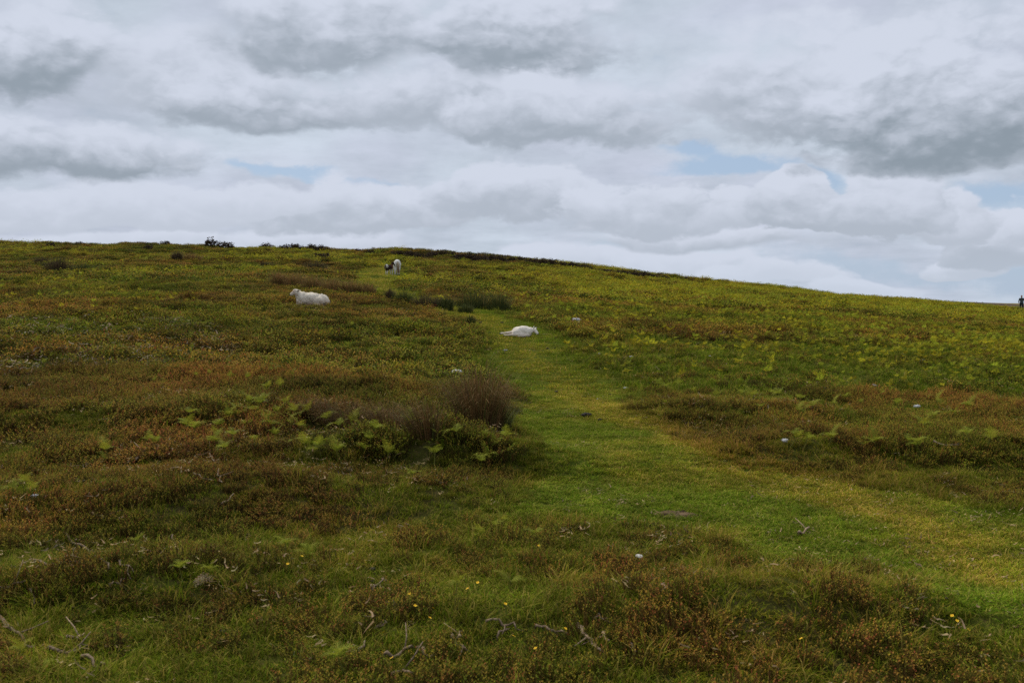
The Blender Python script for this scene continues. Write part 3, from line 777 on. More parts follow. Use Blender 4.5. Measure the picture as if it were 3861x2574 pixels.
def locks(me, n, L, w, mask, cols, droop, seed, mat, name):
    """short curls of wool or hair standing off a skin"""
    r = np.random.default_rng(seed); p = vco(me); nn = vno(me); ok = np.where(mask(p))[0]; pick = r.choice(ok, n)
    mb = MB()
    for i in pick:
        P = Vector(p[i]); D = (Vector(nn[i]) + Vector(r.normal(0, .45, 3)) + Vector((0, 0, -droop))).normalized(); l = L * r.uniform(.5, 1.3)
        a = P - D * l * .3; b = P + D * l * .5; c = P + (D + Vector((0, 0, -droop * .8))).normalized() * l
        k = float(r.uniform(.8, 1.12)); col = tuple(float(q) * k for q in cols[i])
        mb.blade([a, b, c], w * r.uniform(.7, 1.3), col, col, Vector(r.normal(0, 1, 3)).cross(D))
    return mb.mesh(name, mat)
def bead(name, parent, c, r, mat, rot=None):
    V, F = ico(2); r = r if hasattr(r, '__len__') else (r, r, r)
    me = bpy.data.meshes.new(name); me.from_pydata((V * np.array(r)).tolist(), [], F); me.materials.append(mat); me.polygons.foreach_set('use_smooth', [True] * len(me.polygons))
    return link(name, me, parent, c, rot)

WHITE = np.array([.80, .715, .585])

def build_sheep():
    # lying with its legs folded under it, head up and turned to the left
    base = place(1168, 1162)
    F = Flesh()
    F.ball((.08, 0, .28), (.42, .21, .235)).ball((.40, .01, .24), (.25, .215, .215)).ball((-.20, 0, .29), (.22, .19, .25)).ball((.56, .0, .17), (.13, .15, .15)).ball((-.12, 0, .44), (.17, .10, .09))
    F.limb([(-.24, -.01, .36, .175), (-.33, -.03, .44, .130), (-.385, -.05, .505, .100)])
    F.ball((-.415, -.055, .545), (.105, .080, .082), (0, .35, 0)).limb([(-.44, -.065, .525, .076), (-.505, -.095, .485, .060), (-.56, -.115, .448, .046)])
    F.ball((-.53, -.105, .448), (.055, .040, .034), (0, .6, .4))
    F.limb([(-.355, -.115, .565, .034), (-.30, -.17, .582, .036), (-.245, -.20, .592, .013)], (1, .5, .8))
    F.limb([(-.375, .03, .57, .030), (-.34, .10, .57, .030), (-.30, .15, .575, .011)], (1, .5, .8))
    F.limb([(-.22, -.17, .14, .07), (-.40, -.18, .09, .045), (-.30, -.20, .045, .032), (-.18, -.20, .04, .028)])
    F.limb([(-.22, .15, .14, .07), (-.40, .17, .09, .045), (-.28, .19, .045, .032)])
    F.ball((.36, -.165, .20), (.20, .095, .165)).limb([(.30, -.23, .10, .06), (.46, -.24, .06, .04), (.28, -.27, .04, .030), (.20, -.27, .035, .028)])
    F.limb([(.60, 0, .22, .05), (.66, -.02, .10, .032)])
    me = F.skin('sheep', .014, 3)
    p = vco(me); nn = vno(me)
    wool = np.clip((p[:, 0] + .40) / .06, 0, 1) * np.clip((p[:, 2] - .06) / .05, 0, 1)
    lump = (n3(p, 11, 3) - .5) * .060 + (n3(p, 30, 5) - .5) * .020
    p = p + nn * (lump * wool)[:, None]; me.vertices.foreach_set('co', p.ravel().astype(np.float32)); me.update()
    col = np.tile(WHITE, (len(p), 1)) * (.86 + .26 * n3(p, 9, 8))[:, None]
    dirt_shade = np.clip((.40 - p[:, 2]) / .34, 0, 1)[:, None] * .85; col = col * (1 - dirt_shade) + np.array([.34, .235, .145]) * dirt_shade  # dirty tan low on the body, deepened to paint in its shading
    face = 1 - np.clip((p[:, 0] + .41) / .05, 0, 1)[:, None]; col = col * (1 - face) + np.array([.62, .52, .41]) * face
    mz = patch(p, (-.590, -.125, .440), (.034, .04, .036)); col = col * (1 - mz) + np.array([.02, .018, .018]) * mz
    pink = patch(p, (-.47, -.09, .55), (.06, .08, .035)); col = col * (1 - pink * .5) + np.array([.5, .30, .19]) * pink * .5
    neck_shade = patch(p, (-.37, -.14, .44), (.09, .08, .06)); col = col * (1 - neck_shade * .45) + np.array([.34, .23, .16]) * neck_shade * .45  # shade on the front of the neck, painted into the coat colour
    ear = patch(p, (-.29, -.19, .57), (.05, .04, .022)); col = col * (1 - ear * .8) + np.array([.22, .14, .10]) * ear * .8
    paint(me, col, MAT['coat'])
    o = link('sheep', me, None, base - Vector((.02, 0, .02)), (0, 0, math.radians(-3)), .95)
    tag(o, 'white woolly sheep lying with raised head in the heather', 'sheep')
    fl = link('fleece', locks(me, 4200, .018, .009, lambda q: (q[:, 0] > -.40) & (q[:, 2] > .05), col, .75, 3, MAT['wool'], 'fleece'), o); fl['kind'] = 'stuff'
    bead('eye', o, (-.470, -.135, .545), (.016, .008, .010), MAT['dark']); bead('eye', o, (-.480, -.01, .550), (.016, .008, .010), MAT['dark'])
    bead('nostril', o, (-.600, -.145, .446), (.016, .012, .012), MAT['dark'])
    FOOT.append((base.x + .05, base.y + .03, .60, .22))

def build_lamb():
    base = place(1972, 1273)
    F = Flesh()
    F.ball((.03, .02, .145), (.215, .125, .130)).ball((.12, .01, .125), (.12, .115, .125)).ball((-.11, .03, .145), (.135, .105, .105), (0, -.25, 0)).ball((.02, 0, .20), (.12, .075, .065))
    F.limb([(.19, .01, .165, .080), (.25, 0, .165, .060), (.285, -.01, .175, .050)])
    F.ball((.30, -.02, .165), (.058, .048, .048), (0, .5, 0)).limb([(.31, -.025, .155, .045), (.345, -.05, .12, .036), (.368, -.065, .095, .027)])
    F.limb([(.280, -.055, .20, .018), (.275, -.06, .235, .022), (.285, -.062, .275, .008)], (.9, .5, 1))
    F.limb([(.305, .025, .20, .018), (.335, .05, .225, .020), (.36, .07, .235, .008)], (.9, .6, 1))
    F.ball((-.12, -.045, .11), (.12, .06, .085), (0, -.2, 0))
    F.limb([(-.14, .06, .14, .065), (-.24, .09, .115, .040), (-.335, .12, .105, .030), (-.42, .15, .10, .024), (-.495, .17, .09, .022)])
    F.limb([(.02, -.075, .06, .060), (-.13, -.085, .065, .042), (-.25, -.07, .06, .030), (-.33, -.05, .058, .024), (-.41, -.03, .055, .022)])
    F.limb([(.14, -.07, .06, .05), (.02, -.11, .04, .03), (-.08, -.115, .03, .022)])
    me = F.skin('lamb', .0085, 3); p = vco(me); nn = vno(me)
    w = np.clip((.28 - p[:, 0]) / .05, 0, 1); p = p + nn * (((n3(p, 26, 3) - .5) * .012) * w)[:, None]; me.vertices.foreach_set('co', p.ravel().astype(np.float32)); me.update()
    col = np.tile(np.array([.84, .755, .64]), (len(p), 1)) * (.9 + .2 * n3(p, 15, 8))[:, None]
    leg = np.clip((-.16 - p[:, 0]) / .1, 0, 1)[:, None]; col = col * (1 - leg * .35) + np.array([.50, .36, .27]) * leg * .35
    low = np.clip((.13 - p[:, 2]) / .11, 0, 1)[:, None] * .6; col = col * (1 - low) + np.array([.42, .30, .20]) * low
    pk = patch(p, (.285, -.04, .135), (.03, .05, .035)); col = col * (1 - pk * .5) + np.array([.52, .33, .22]) * pk * .5
    mz = patch(p, (.378, -.07, .09), (.014, .02, .012)); col = col * (1 - mz) + np.array([.10, .06, .055]) * mz
    ey = patch(p, (.36, .06, .235), (.03, .03, .02)); col = col * (1 - ey * .8) + np.array([.16, .09, .06]) * ey * .8
    paint(me, col, MAT['coat'])
    o = link('lamb', me, None, base - Vector((.025, -.05, -.005)), (0, 0, 0), 1.03); tag(o, 'white lamb stretched out flat on the green path', 'lamb')
    fl = link('fleece', locks(me, 1200, .007, .005, lambda q: (q[:, 0] > -.2) & (q[:, 0] < .27) & (q[:, 2] > .03), col, .2, 5, MAT['wool'], 'fleece'), o); fl['kind'] = 'stuff'
    for c in ((-.515, .175, .080), (-.428, -.026, .045)): bead('hoof', o, c, (.026, .017, .016), MAT['dark'])
    bead('eye', o, (.335, -.062, .165), (.008, .006, .009), MAT['dark'])
    FOOT.append((base.x - .03, base.y + .05, .50, .20))

def horse_flesh(k, leg, foal, grazing):
    F = Flesh(); b = leg
    L, W = k, k
    F.ball((0, 0, b + .28 * k), (.50 * L, .265 * W, .265 * k)).ball((-.40 * L, 0, b + .36 * k), (.25 * L, .245 * W, .25 * k)).ball((.40 * L, 0, b + .30 * k), (.25 * L, .20 * W, .28 * k)).ball((.30 * L, 0, b + .50 * k), (.22 * L, .09 * W, .10 * k))
    if grazing:
        F.limb([(.50 * L, 0, b + .40 * k, .17 * k), (.75 * L, 0, b + .18 * k, .125 * k), (.95 * L, 0, b - .08 * k, .095 * k)]).limb([(.95 * L, 0, b - .10 * k, .10 * k), (1.05 * L, 0, b - .32 * k, .07 * k), (1.10 * L, 0, b - .44 * k, .055 * k)])
        ear = (.90 * L, b + .02 * k)
    else:
        F.limb([(.44 * L, 0, b + .42 * k, .155 * k), (.66 * L, 0, b + .66 * k, .115 * k), (.80 * L, 0, b + .84 * k, .098 * k)]).limb([(.82 * L, 0, b + .84 * k, .100 * k), (.96 * L, 0, b + .66 * k, .078 * k), (1.05 * L, 0, b + .50 * k, .056 * k)])
        ear = (.77 * L, b + .94 * k)
    for s in (1, -1):
        F.limb([(ear[0], s * .055 * k, ear[1], .03 * k), (ear[0] - .02 * k, s * .075 * k, ear[1] + .09 * k, .012 * k)])
        t = .035 if s > 0 else -.03
        F.limb([(-.40 * L, s * .13 * k, b + .25 * k, .17 * k), (-.34 * L, s * .14 * k, b + .02, .115 * k), ((-.50 + t) * L, s * .13 * k, leg * .58, .058 * k), ((-.48 + t) * L, s * .13 * k, leg * .17, .040 * k), ((-.45 + t) * L, s * .13 * k, .05, .052 * k)])
        F.limb([(.40 * L, s * .12 * k, b + .15 * k, .12 * k), ((.42 - t) * L, s * .12 * k, leg * .57, .058 * k), ((.41 - t) * L, s * .12 * k, leg * .16, .038 * k), ((.44 - t) * L, s * .12 * k, .05, .050 * k)])
    return F

def strands(name, roots, fall, n, w, c0, c1, mat, seed, parent):
    r = np.random.default_rng(seed); mb = MB()
    for i in range(n):
        a = Vector(roots[r.integers(len(roots))]) + Vector(r.normal(0, .02, 3)); f = Vector(fall) * r.uniform(.75, 1.1) + Vector(r.normal(0, .035, 3))
        mb.blade([a, a + f * .3 + Vector((-.035, 0, .03)), a + f * .65 + Vector((-.03, 0, 0)), a + f], w, jit(c0, .2), jit(c1, .2), Vector((0, 1, 0)) + Vector(r.normal(0, .5, 3)))
    return link(name, mb.mesh(name, mat), parent)

def build_ponies():
    base = place(1496, 1038)
    ppm = 1.2 / 58.0; s = math.hypot(base.x, base.y) / FPX / ppm      # keep the photographed height
    me = horse_flesh(1.0, .58, False, True).skin('pony', .024, 3); p = vco(me)
    col = np.tile(np.array([.84, .80, .73]), (len(p), 1)) * (.9 + .2 * n3(p, 6, 2))[:, None]
    lg = np.clip((.55 - p[:, 2]) / .3, 0, 1)[:, None]; col = col * (1 - lg * .5) + np.array([.46, .36, .25]) * lg * .5
    tl = patch(p, (-.66, .02, .78), (.12, .09, .26)); col = col * (1 - tl * .6) + np.array([.40, .30, .17]) * tl * .6
    paint(me, col, MAT['coat'])
    o = link('pony', me, None, base, (0, 0, math.radians(90 + 13)), 1.0 * s); tag(o, 'white pony with a brown tail seen from behind beside a dark foal', 'pony')
    strands('tail', [(-.62, -.02, .96), (-.63, -.04, .92), (-.62, .0, .95)], (-.10, -.05, -.78), 420, .022, (.55, .44, .30), (.28, .15, .07), MAT['hair'], 4, o)
    strands('mane', [(.35 + .06 * i, 0, 1.08 - .055 * i) for i in range(9)], (.05, .12, -.22), 260, .02, (.6, .57, .5), (.5, .45, .36), MAT['hair'], 5, o)
    for x, y in ((-.40, .13), (-.47, -.13), (.42, .12), (.48, -.12)): bead('hoof', o, (x + .01, y, .045), (.062, .055, .05), MAT['dark'])
    # the foal, in front of her, reaching towards her flank
    q = place(1473, 1039); fs = s * 1.14
    me = horse_flesh(.56, .43, True, False).skin('foal', .014, 3); p = vco(me)
    col = np.tile(np.array([.038, .022, .018]), (len(p), 1))
    def mixin(w, c):
        nonlocal col
        col = col * (1 - w) + np.array(c) * w
    mixin(patch(p, (.26, 0, .62), (.12, .3, .25)), (.13, .048, .026)); mixin(patch(p, (.1, 0, .78), (.30, .05, .06)), (.13, .05, .03))
    mixin(patch(p, (-.33, .06, .66), (.12, .22, .16)), (.62, .58, .50)); mixin(np.clip((.36 - p[:, 2]) / .06, 0, 1)[:, None], (.60, .56, .49))
    mixin(patch(p, (.22, -.02, .40), (.10, .2, .08)), (.55, .5, .44))
    paint(me, col, MAT['coat'])
    o = link('foal', me, None, q + Vector((.0, -.95 * s, 0)), (0, 0, math.radians(60)), fs); o.location.z = hz(o.location.x, o.location.y)
    tag(o, 'dark brown and white foal nuzzling the white pony', 'foal')
    strands('tail', [(-.36, 0, .72), (-.36, .01, .69)], (-.06, .02, -.26), 120, .013, (.3, .25, .2), (.10, .06, .04), MAT['hair'], 7, o)
    strands('mane', [(.25 + .027 * i, 0, .74 + .028 * i) for i in range(8)], (.0, -.03, -.03), 160, .012, (.08, .04, .03), (.03, .02, .02), MAT['hair'], 8, o)
    for x, y in ((-.235, .073), (-.27, -.073), (.225, .067), (.26, -.067)): bead('hoof', o, (x + .01, y, .03), (.034, .03, .03), MAT['dark'])
    bead('eye', o, (.475, .052, .895), (.012, .008, .012), MAT['dark']); bead('eye', o, (.475, -.052, .895), (.012, .008, .012), MAT['dark'])
    FOOT.append((base.x - .2, base.y, .9, .9))

def build_person():
    # walking towards the photographer just over the brow of the hill
    d = 112.0; u = (3850.5 - CX) / FPX; x = u * d; z = hz(x, d)
    body = Flesh()
    body.limb([(0, 0, .98, .135), (0, .0, 1.18, .125), (0, 0, 1.36, .135)], (1.25, .8, 1)).ball((0, 0, 1.42), (.185, .105, .07)).limb([(0, 0, 1.46, .058), (0, -.01, 1.56, .052)])
    body.ball((0, -.015, 1.66), (.078, .095, .115)).ball((0, -.10, 1.645), (.016, .022, .026)).ball((.08, -.0, 1.65), (.014, .024, .034)).ball((-.08, 0, 1.65), (.014, .024, .034))
    for s in (1, -1):
        body.limb([(s * .19, 0, 1.41, .060), (s * .275, .02, 1.16, .047), (s * .265, -.06 * s, .93, .034)])
        h = (s * .265, -.065 * s, .86); body.ball(h, (.022, .04, .05))
        for k in range(4): body.limb([(h[0], h[1] - .03 + k * .02, h[2] - .03, .0105), (h[0] - s * .012, h[1] - .032 + k * .021, h[2] - .075 + abs(k - 1.4) * .008, .0095), (h[0] - s * .03, h[1] - .03 + k * .02, h[2] - .10 + abs(k - 1.4) * .01, .0085)])
        body.limb([(h[0] - s * .01, h[1] - .04, h[2] + .0, .012), (h[0] - s * .025, h[1] - .06, h[2] - .04, .0095)])
        st = .10 * s
        body.limb([(s * .09, 0, .95, .095), (s * .10, -st, .52, .062), (s * .10, -st * .6 + .03, .10, .043), (s * .10, -st * .6 - .06, .05, .042), (s * .10, -st * .6 - .14, .035, .035)])
    me = body.skin('person', .0125, 2); p = vco(me); paint(me, np.ones((len(p), 3)), MAT['skin'])
    o = link('person', me, None, (x, d, z - .05), (0, 0, math.radians(-8)), 1.0)
    tag(o, 'person in a grey-green jacket and dark trousers walking on the far brow', 'person')
    ja = Flesh(); ja.limb([(0, 0, .90, .150), (0, 0, 1.18, .142), (0, 0, 1.36, .150)], (1.25, .85, 1)).ball((0, 0, 1.425), (.20, .12, .075)).limb([(0, .005, 1.48, .072), (0, .005, 1.50, .07)])
    for s in (1, -1): ja.limb([(s * .195, 0, 1.41, .075), (s * .28, .02, 1.16, .062), (s * .268, -.055 * s, .945, .05)])
    m = ja.skin('jacket', .016, 2); q = vco(m); c = np.tile(np.array([.060, .072, .066]), (len(q), 1)); c[np.abs(q[:, 0]) > .18] *= .55; paint(m, c, MAT['cloth']); link('jacket', m, o)
    tr = Flesh(); tr.limb([(0, 0, .98, .145), (0, 0, .90, .15)], (1.15, .85, 1))
    for s in (1, -1): st = .10 * s; tr.limb([(s * .09, 0, .92, .112), (s * .10, -st, .52, .082), (s * .10, -st * .6 + .03, .14, .068)])
    m = tr.skin('trousers', .016, 2); paint(m, np.tile(np.array([.018, .020, .026]), (len(m.vertices), 1)), MAT['cloth']); link('trousers', m, o)
    hr = Flesh(); hr.ball((0, .012, 1.70), (.084, .098, .095)).ball((0, .05, 1.64), (.078, .06, .09)); m = hr.skin('hair', .012, 2); paint(m, np.tile(np.array([.03, .02, .015]), (len(m.vertices), 1)), MAT['cloth']); link('hair', m, o)
    for s in (1, -1):
        bead('shoe', o, (s * .10, -.10 * s * .6 - .06, .045), (.05, .135, .045), MAT['dark']); bead('eye', o, (s * .032, -.103, 1.668), (.012, .008, .008), MAT['dark'])
    bead('mouth', o, (0, -.103, 1.605), (.024, .008, .006), MAT['earth'])

# ------------------------------------------------------------------ rush tufts
def rush_mesh(name, n, R, H, lean, c0, c1, tipc, seed, w=.006, spread=.5):
    random.seed(seed); mb = MB()
    for i in range(n):
        a = random.uniform(0, 2 * PI); r = R * math.sqrt(random.random()); p = Vector((r * math.cos(a), r * math.sin(a), -.03))
        h = H * random.uniform(.55, 1.1) * (1 - .3 * (r / R) ** 2) * random.choice((.8, 1, 1, 1.12)); o = Vector((math.cos(a), math.sin(a), 0)) * (r / R) * spread * h * random.uniform(.5, 1.8) + Vector((lean[0], lean[1], 0)) * h + Vector((random.gauss(0, .09), random.gauss(0, .09), 0)) * h
        t = random.random(); c = tuple(c0[k] + (c1[k] - c0[k]) * t for k in range(3)); tip = jit(tipc if random.random() < .6 else c, .25)
        if random.random() < .22: c = jit((.085, .095, .022), .3); tip = jit((.15, .14, .035), .3)
        kink = random.uniform(.75, 1.0)
        mb.blade([p, p + o * .22 + Vector((0, 0, h * .5)), p + o * .6 + Vector((0, 0, h * .85)), p + o * random.uniform(1, 1.35) + Vector((0, 0, h * kink))], w * random.uniform(.6, 1.3), jit(tuple(k * .7 for k in c), .2), tip)
    return mb.mesh(name, MAT['rush'])
BRN0, BRN1, BRNT = (.085, .046, .018), (.20, .110, .038), (.29, .17, .062)
GRN0, GRN1, GRNT = (.036, .050, .014), (.070, .088, .022), (.115, .120, .034)

def build_rushes():
    def tuft(px, py, wpx, hpx, label, kind, seed, n=700, lean=(0, 0), bw=None, deep=1.0):
        b = place(px, py); d = b.y; R = wpx * .5 * d / FPX * (1.1 if d > 20 and kind != 'b' else .85); H = hpx * d / FPX * 1.1 + (.12 if d < 20 else .32 if kind == 'b' else .22)
        c = (tuple(k * (1.5 if d > 20 else 1.0) for k in q) for q in (BRN0, BRN1, BRNT)) if kind == 'b' else (GRN0, GRN1, GRNT) if kind == 'g' else ((.045, .030, .018), (.10, .062, .034), (.15, .10, .055))
        w = bw or max(.008, 1.3 * d / FPX)
        me = rush_mesh('rush_tuft', n, R * (.78 if d < 20 else 1), H, lean, *c, seed, w)
        o = link('rush_tuft', me, None, b, None, (1, deep, 1)); tag(o, label, 'rushes', 'rush tufts on the moor'); FOOT.append((b.x, b.y - (.3 if d < 20 else 0), R * 1.05, R * 1.0 * deep + (.3 if d < 20 else 0))); return o
    tuft(1805, 1645, 245, 240, 'tall dark brown rush tuft at the edge of the path', 'b', 1, 1300, (-.04, 0))
    tuft(1890, 1632, 90, 120, 'green-tinged rush clump on the path side of the tall tuft', 'g', 2, 260, (.30, 0))
    for i, (x, y, w, h, lb) in enumerate([(1600, 1640, 190, 135, 'leaning brown rush clump joined to the tall tuft'), (1450, 1628, 200, 110, 'matted brown rush clump second from the tall tuft'),
                                          (1300, 1620, 210, 110, 'matted brown rush clump third from the tall tuft'), (1210, 1585, 150, 80, 'thin brown rush clump farthest from the tall tuft')]):
        tuft(x, y, w * 1.1, h * .8, lb, 'b', 10 + i, 420, (-.30, 0))
    for i, (x, y, w, h, lb, k) in enumerate([
        (1050, 1086, 60, 42, 'dark brown rush tuft above the head of the lying sheep', 'b'), (1110, 1088, 90, 38, 'brown rush tuft second in the row behind the sheep', 'b'), (1180, 1098, 90, 36, 'brown rush tuft midway in the row behind the sheep', 'b'),
        (1250, 1108, 90, 34, 'brown rush tuft above the rump of the lying sheep', 'b'), (1320, 1112, 80, 32, 'brown rush tuft next to last in the row behind the sheep', 'b'), (1385, 1114, 70, 22, 'low brown rush tuft ending the row by the path', 'b'),
        (217, 1026, 92, 46, 'large round dark rush tuft alone on the upper slope', 'd'), (320, 1029, 80, 24, 'low rush tuft beside the large round dark one', 'g'), (160, 998, 50, 22, 'small brown rush tuft just above the large round one', 'd'),
        (668, 988, 30, 34, 'small upright dark rush tuft on the upper slope', 'd'), (722, 986, 90, 20, 'low brown rush tuft beside the small upright one', 'b'), (1188, 1022, 84, 28, 'brown rush tuft on the slope between sheep and foal', 'd'),
        (1470, 1132, 24, 26, 'small dark rush tuft standing by the path bend', 'd'), (1520, 1146, 70, 34, 'dim rush tuft on the bank of the path bend', 'g'), (1600, 1158, 90, 28, 'brownish rush tuft midway along the path bend', 'd'), (1660, 1160, 50, 22, 'low dark rush tuft near the end of the path bend', 'd'),
        (1683, 1172, 48, 36, 'green rush tuft closest to the turn of the path', 'g'), (1755, 1180, 50, 16, 'flat green rush tuft on the turf below the long dark tuft', 'g'),
        (1790, 1164, 130, 50, 'long dark green rush tuft beside the path', 'g'), (1878, 1172, 80, 50, 'rounded dark green rush tuft ending the long one', 'g'), (1775, 1226, 26, 12, 'tiny rush tuft on the heather edge by the path', 'g'),
        (1000, 1012, 40, 16, 'small dark tuft on the brow above the brown rushes', 'd')]):
        tuft(x, y, w, h, lb, k, 30 + i, 650, deep=.7)

# ------------------------------------------------------------------ heather bushes along the skyline
def bush_mesh(seed, n=1300):
    random.seed(seed); mb = MB()
    for i in range(n):
        a = random.uniform(0, 2 * PI); t = random.random() ** .6; el = math.asin(random.random())
        lump = .75 + .35 * math.sin(3 * a + seed) * math.cos(2 * el * 2 + seed) + random.uniform(-.1, .12)
        r = lump * (.72 + .28 * t); p = Vector((r * math.cos(a) * math.cos(el), r * math.sin(a) * math.cos(el), r * math.sin(el) - .05))
        d = (p.normalized() + Vector((random.gauss(0, .6), random.gauss(0, .6), random.gauss(.3, .5)))).normalized(); sd = d.cross(Vector((random.gauss(0, 1), random.gauss(0, 1), random.gauss(0, 1)))).normalized()
        c = jit(random.choice([(.050, .032, .024), (.075, .046, .030), (.045, .040, .018), (.095, .060, .034)]), .3)
        mb.leaf(p, d, sd, random.uniform(.08, .19), random.uniform(.06, .12), c)
    return mb.mesh('heather_bush', MAT['bush'])

ORD = ['first', 'second', 'third', 'fourth', 'fifth', 'sixth', 'seventh', 'eighth', 'ninth', 'tenth', 'eleventh', 'twelfth', 'thirteenth', 'fourteenth', 'fifteenth', 'sixteenth', 'seventeenth', 'eighteenth', 'nineteenth', 'twentieth',
       'twenty-first', 'twenty-second', 'twenty-third', 'twenty-fourth', 'twenty-fifth', 'twenty-sixth', 'twenty-seventh', 'twenty-eighth', 'twenty-ninth', 'thirtieth', 'thirty-first', 'thirty-second']

def build_bushes():
    meshes = [bush_mesh(k) for k in range(5)]
    def bush(px, py, wpx, hpx, label, i, group='dark heather bushes on the brow'):
        b = place(px, py); d = b.y
        sx = wpx * .62 * d / FPX; sz = hpx * d / FPX * 1.05 + .12; FOOT.append((b.x, b.y - .3, sx * 1.1, sx + .3))
        o = link('heather_bush', meshes[i % 5], None, b, (0, 0, i * 1.3), (sx, sx * .8, sz)); tag(o, label, 'bush', group)
    named = [(192, 938, 34, 22, 'small dark bush alone on the slope near the skyline'), (300, 914, 46, 10, 'flat dark bush breaking the skyline above the round rush tuft'), (560, 940, 40, 14, 'low dark bush just under the skyline'),
             (625, 922, 40, 14, 'rounded dark bush standing on the skyline'), (795, 936, 66, 34, 'largest dark bush on the skyline, with a ragged top'), (850, 930, 60, 20, 'dark bush trailing off the largest skyline bush'),
             (1005, 940, 70, 20, 'domed dark bush starting the row on the skyline'), (1065, 943, 40, 12, 'low dark bush after the domed one on the skyline'), (1105, 943, 70, 22, 'broad dark bush in the middle of the skyline row'), (1140, 945, 40, 14, 'dark bush ending the skyline row'),
             (1175, 943, 36, 20, 'dark upright bush with a notch on the skyline'), (1210, 946, 46, 18, 'dark bush beside the notched one'), (1205, 972, 60, 12, 'low dark bush below the skyline row'), (1234, 972, 20, 16, 'small dark bush beside the low one below the skyline'),
             (1350, 952, 44, 10, 'low dark bush on the skyline above the green track'), (1395, 954, 34, 7, 'very low dark bush on the skyline above the pony')]
    for i, a in enumerate(named): bush(*a, i)
    # the long dark band running down the brow to the right of the ponies
    band = [(1500, 962, 50, 14), (1545, 968, 60, 18), (1580, 972, 40, 14), (1630, 968, 60, 16), (1665, 966, 60, 20), (1700, 968, 50, 18), (1735, 978, 60, 20), (1775, 984, 70, 26), (1815, 988, 70, 26), (1850, 984, 50, 20), (1885, 986, 60, 20), (1930, 984, 40, 12),
            (1965, 988, 50, 16), (2005, 996, 60, 18), (2040, 1000, 66, 22), (2080, 1000, 60, 20), (2120, 1006, 50, 16), (2160, 1010, 60, 16), (2200, 1016, 60, 16), (2240, 1028, 50, 12), (2275, 1034, 60, 18), (2315, 1038, 60, 18), (2350, 1040, 66, 20), (2390, 1044, 60, 18), (2430, 1046, 60, 20), (2465, 1052, 40, 14), (2492, 1056, 46, 18), (2516, 1060, 34, 12)]
    for i, (x, y, w, h) in enumerate(band):
        bush(x, y, w, h, f'{ORD[i]} dark bush, counted from the ponies, in the long band down the brow', i + 3, 'band of dark bushes down the brow')
    bush(2588, 1054, 14, 7, 'tiny dark bush on the bare brow past the dark band', 2)
    for (x, y, w, h, lb) in [(2162, 1098, 26, 12, 'dark green bush among the bright bracken below the band'), (3600, 1168, 16, 14, 'small dark green bush near the walking person'), (2745, 1052 + 34, 12, 6, 'tiny dark bush on the descending skyline')]:
        bush(x, y, w, h, lb, 1, 'small bushes in the bracken')

# ------------------------------------------------------------------ bracken plants one can pick out
def bracken_parts(seed, h, nf, npair, q):
    """stem mesh and frond meshes of one plant"""
    random.seed(seed); st = MB(); top = Vector((random.gauss(0, .03), random.gauss(0, .03), h * random.uniform(.22, .42)))
    st.tube([Vector((0, 0, -.04)), top * .5 + Vector((.01, 0, 0)), top], [.006, .005, .004], (.19, .18, .035), 5)
    fr = []; a0 = random.uniform(0, 2 * PI)
    for k in range(nf):
        mb = MB(); L = h * random.uniform(.5, .85)
        frond_rachis(mb, top, a0 + k * 2 * PI / nf + random.uniform(-.5, .5), random.uniform(.6, 1.45), L * 1.15, jit(BR, .15), npair, random.uniform(1.2, 2.8), .28, q)
        fr.append(mb.mesh('frond', MAT['frond']))
    return st.mesh('bracken_plant', MAT['frond']), fr

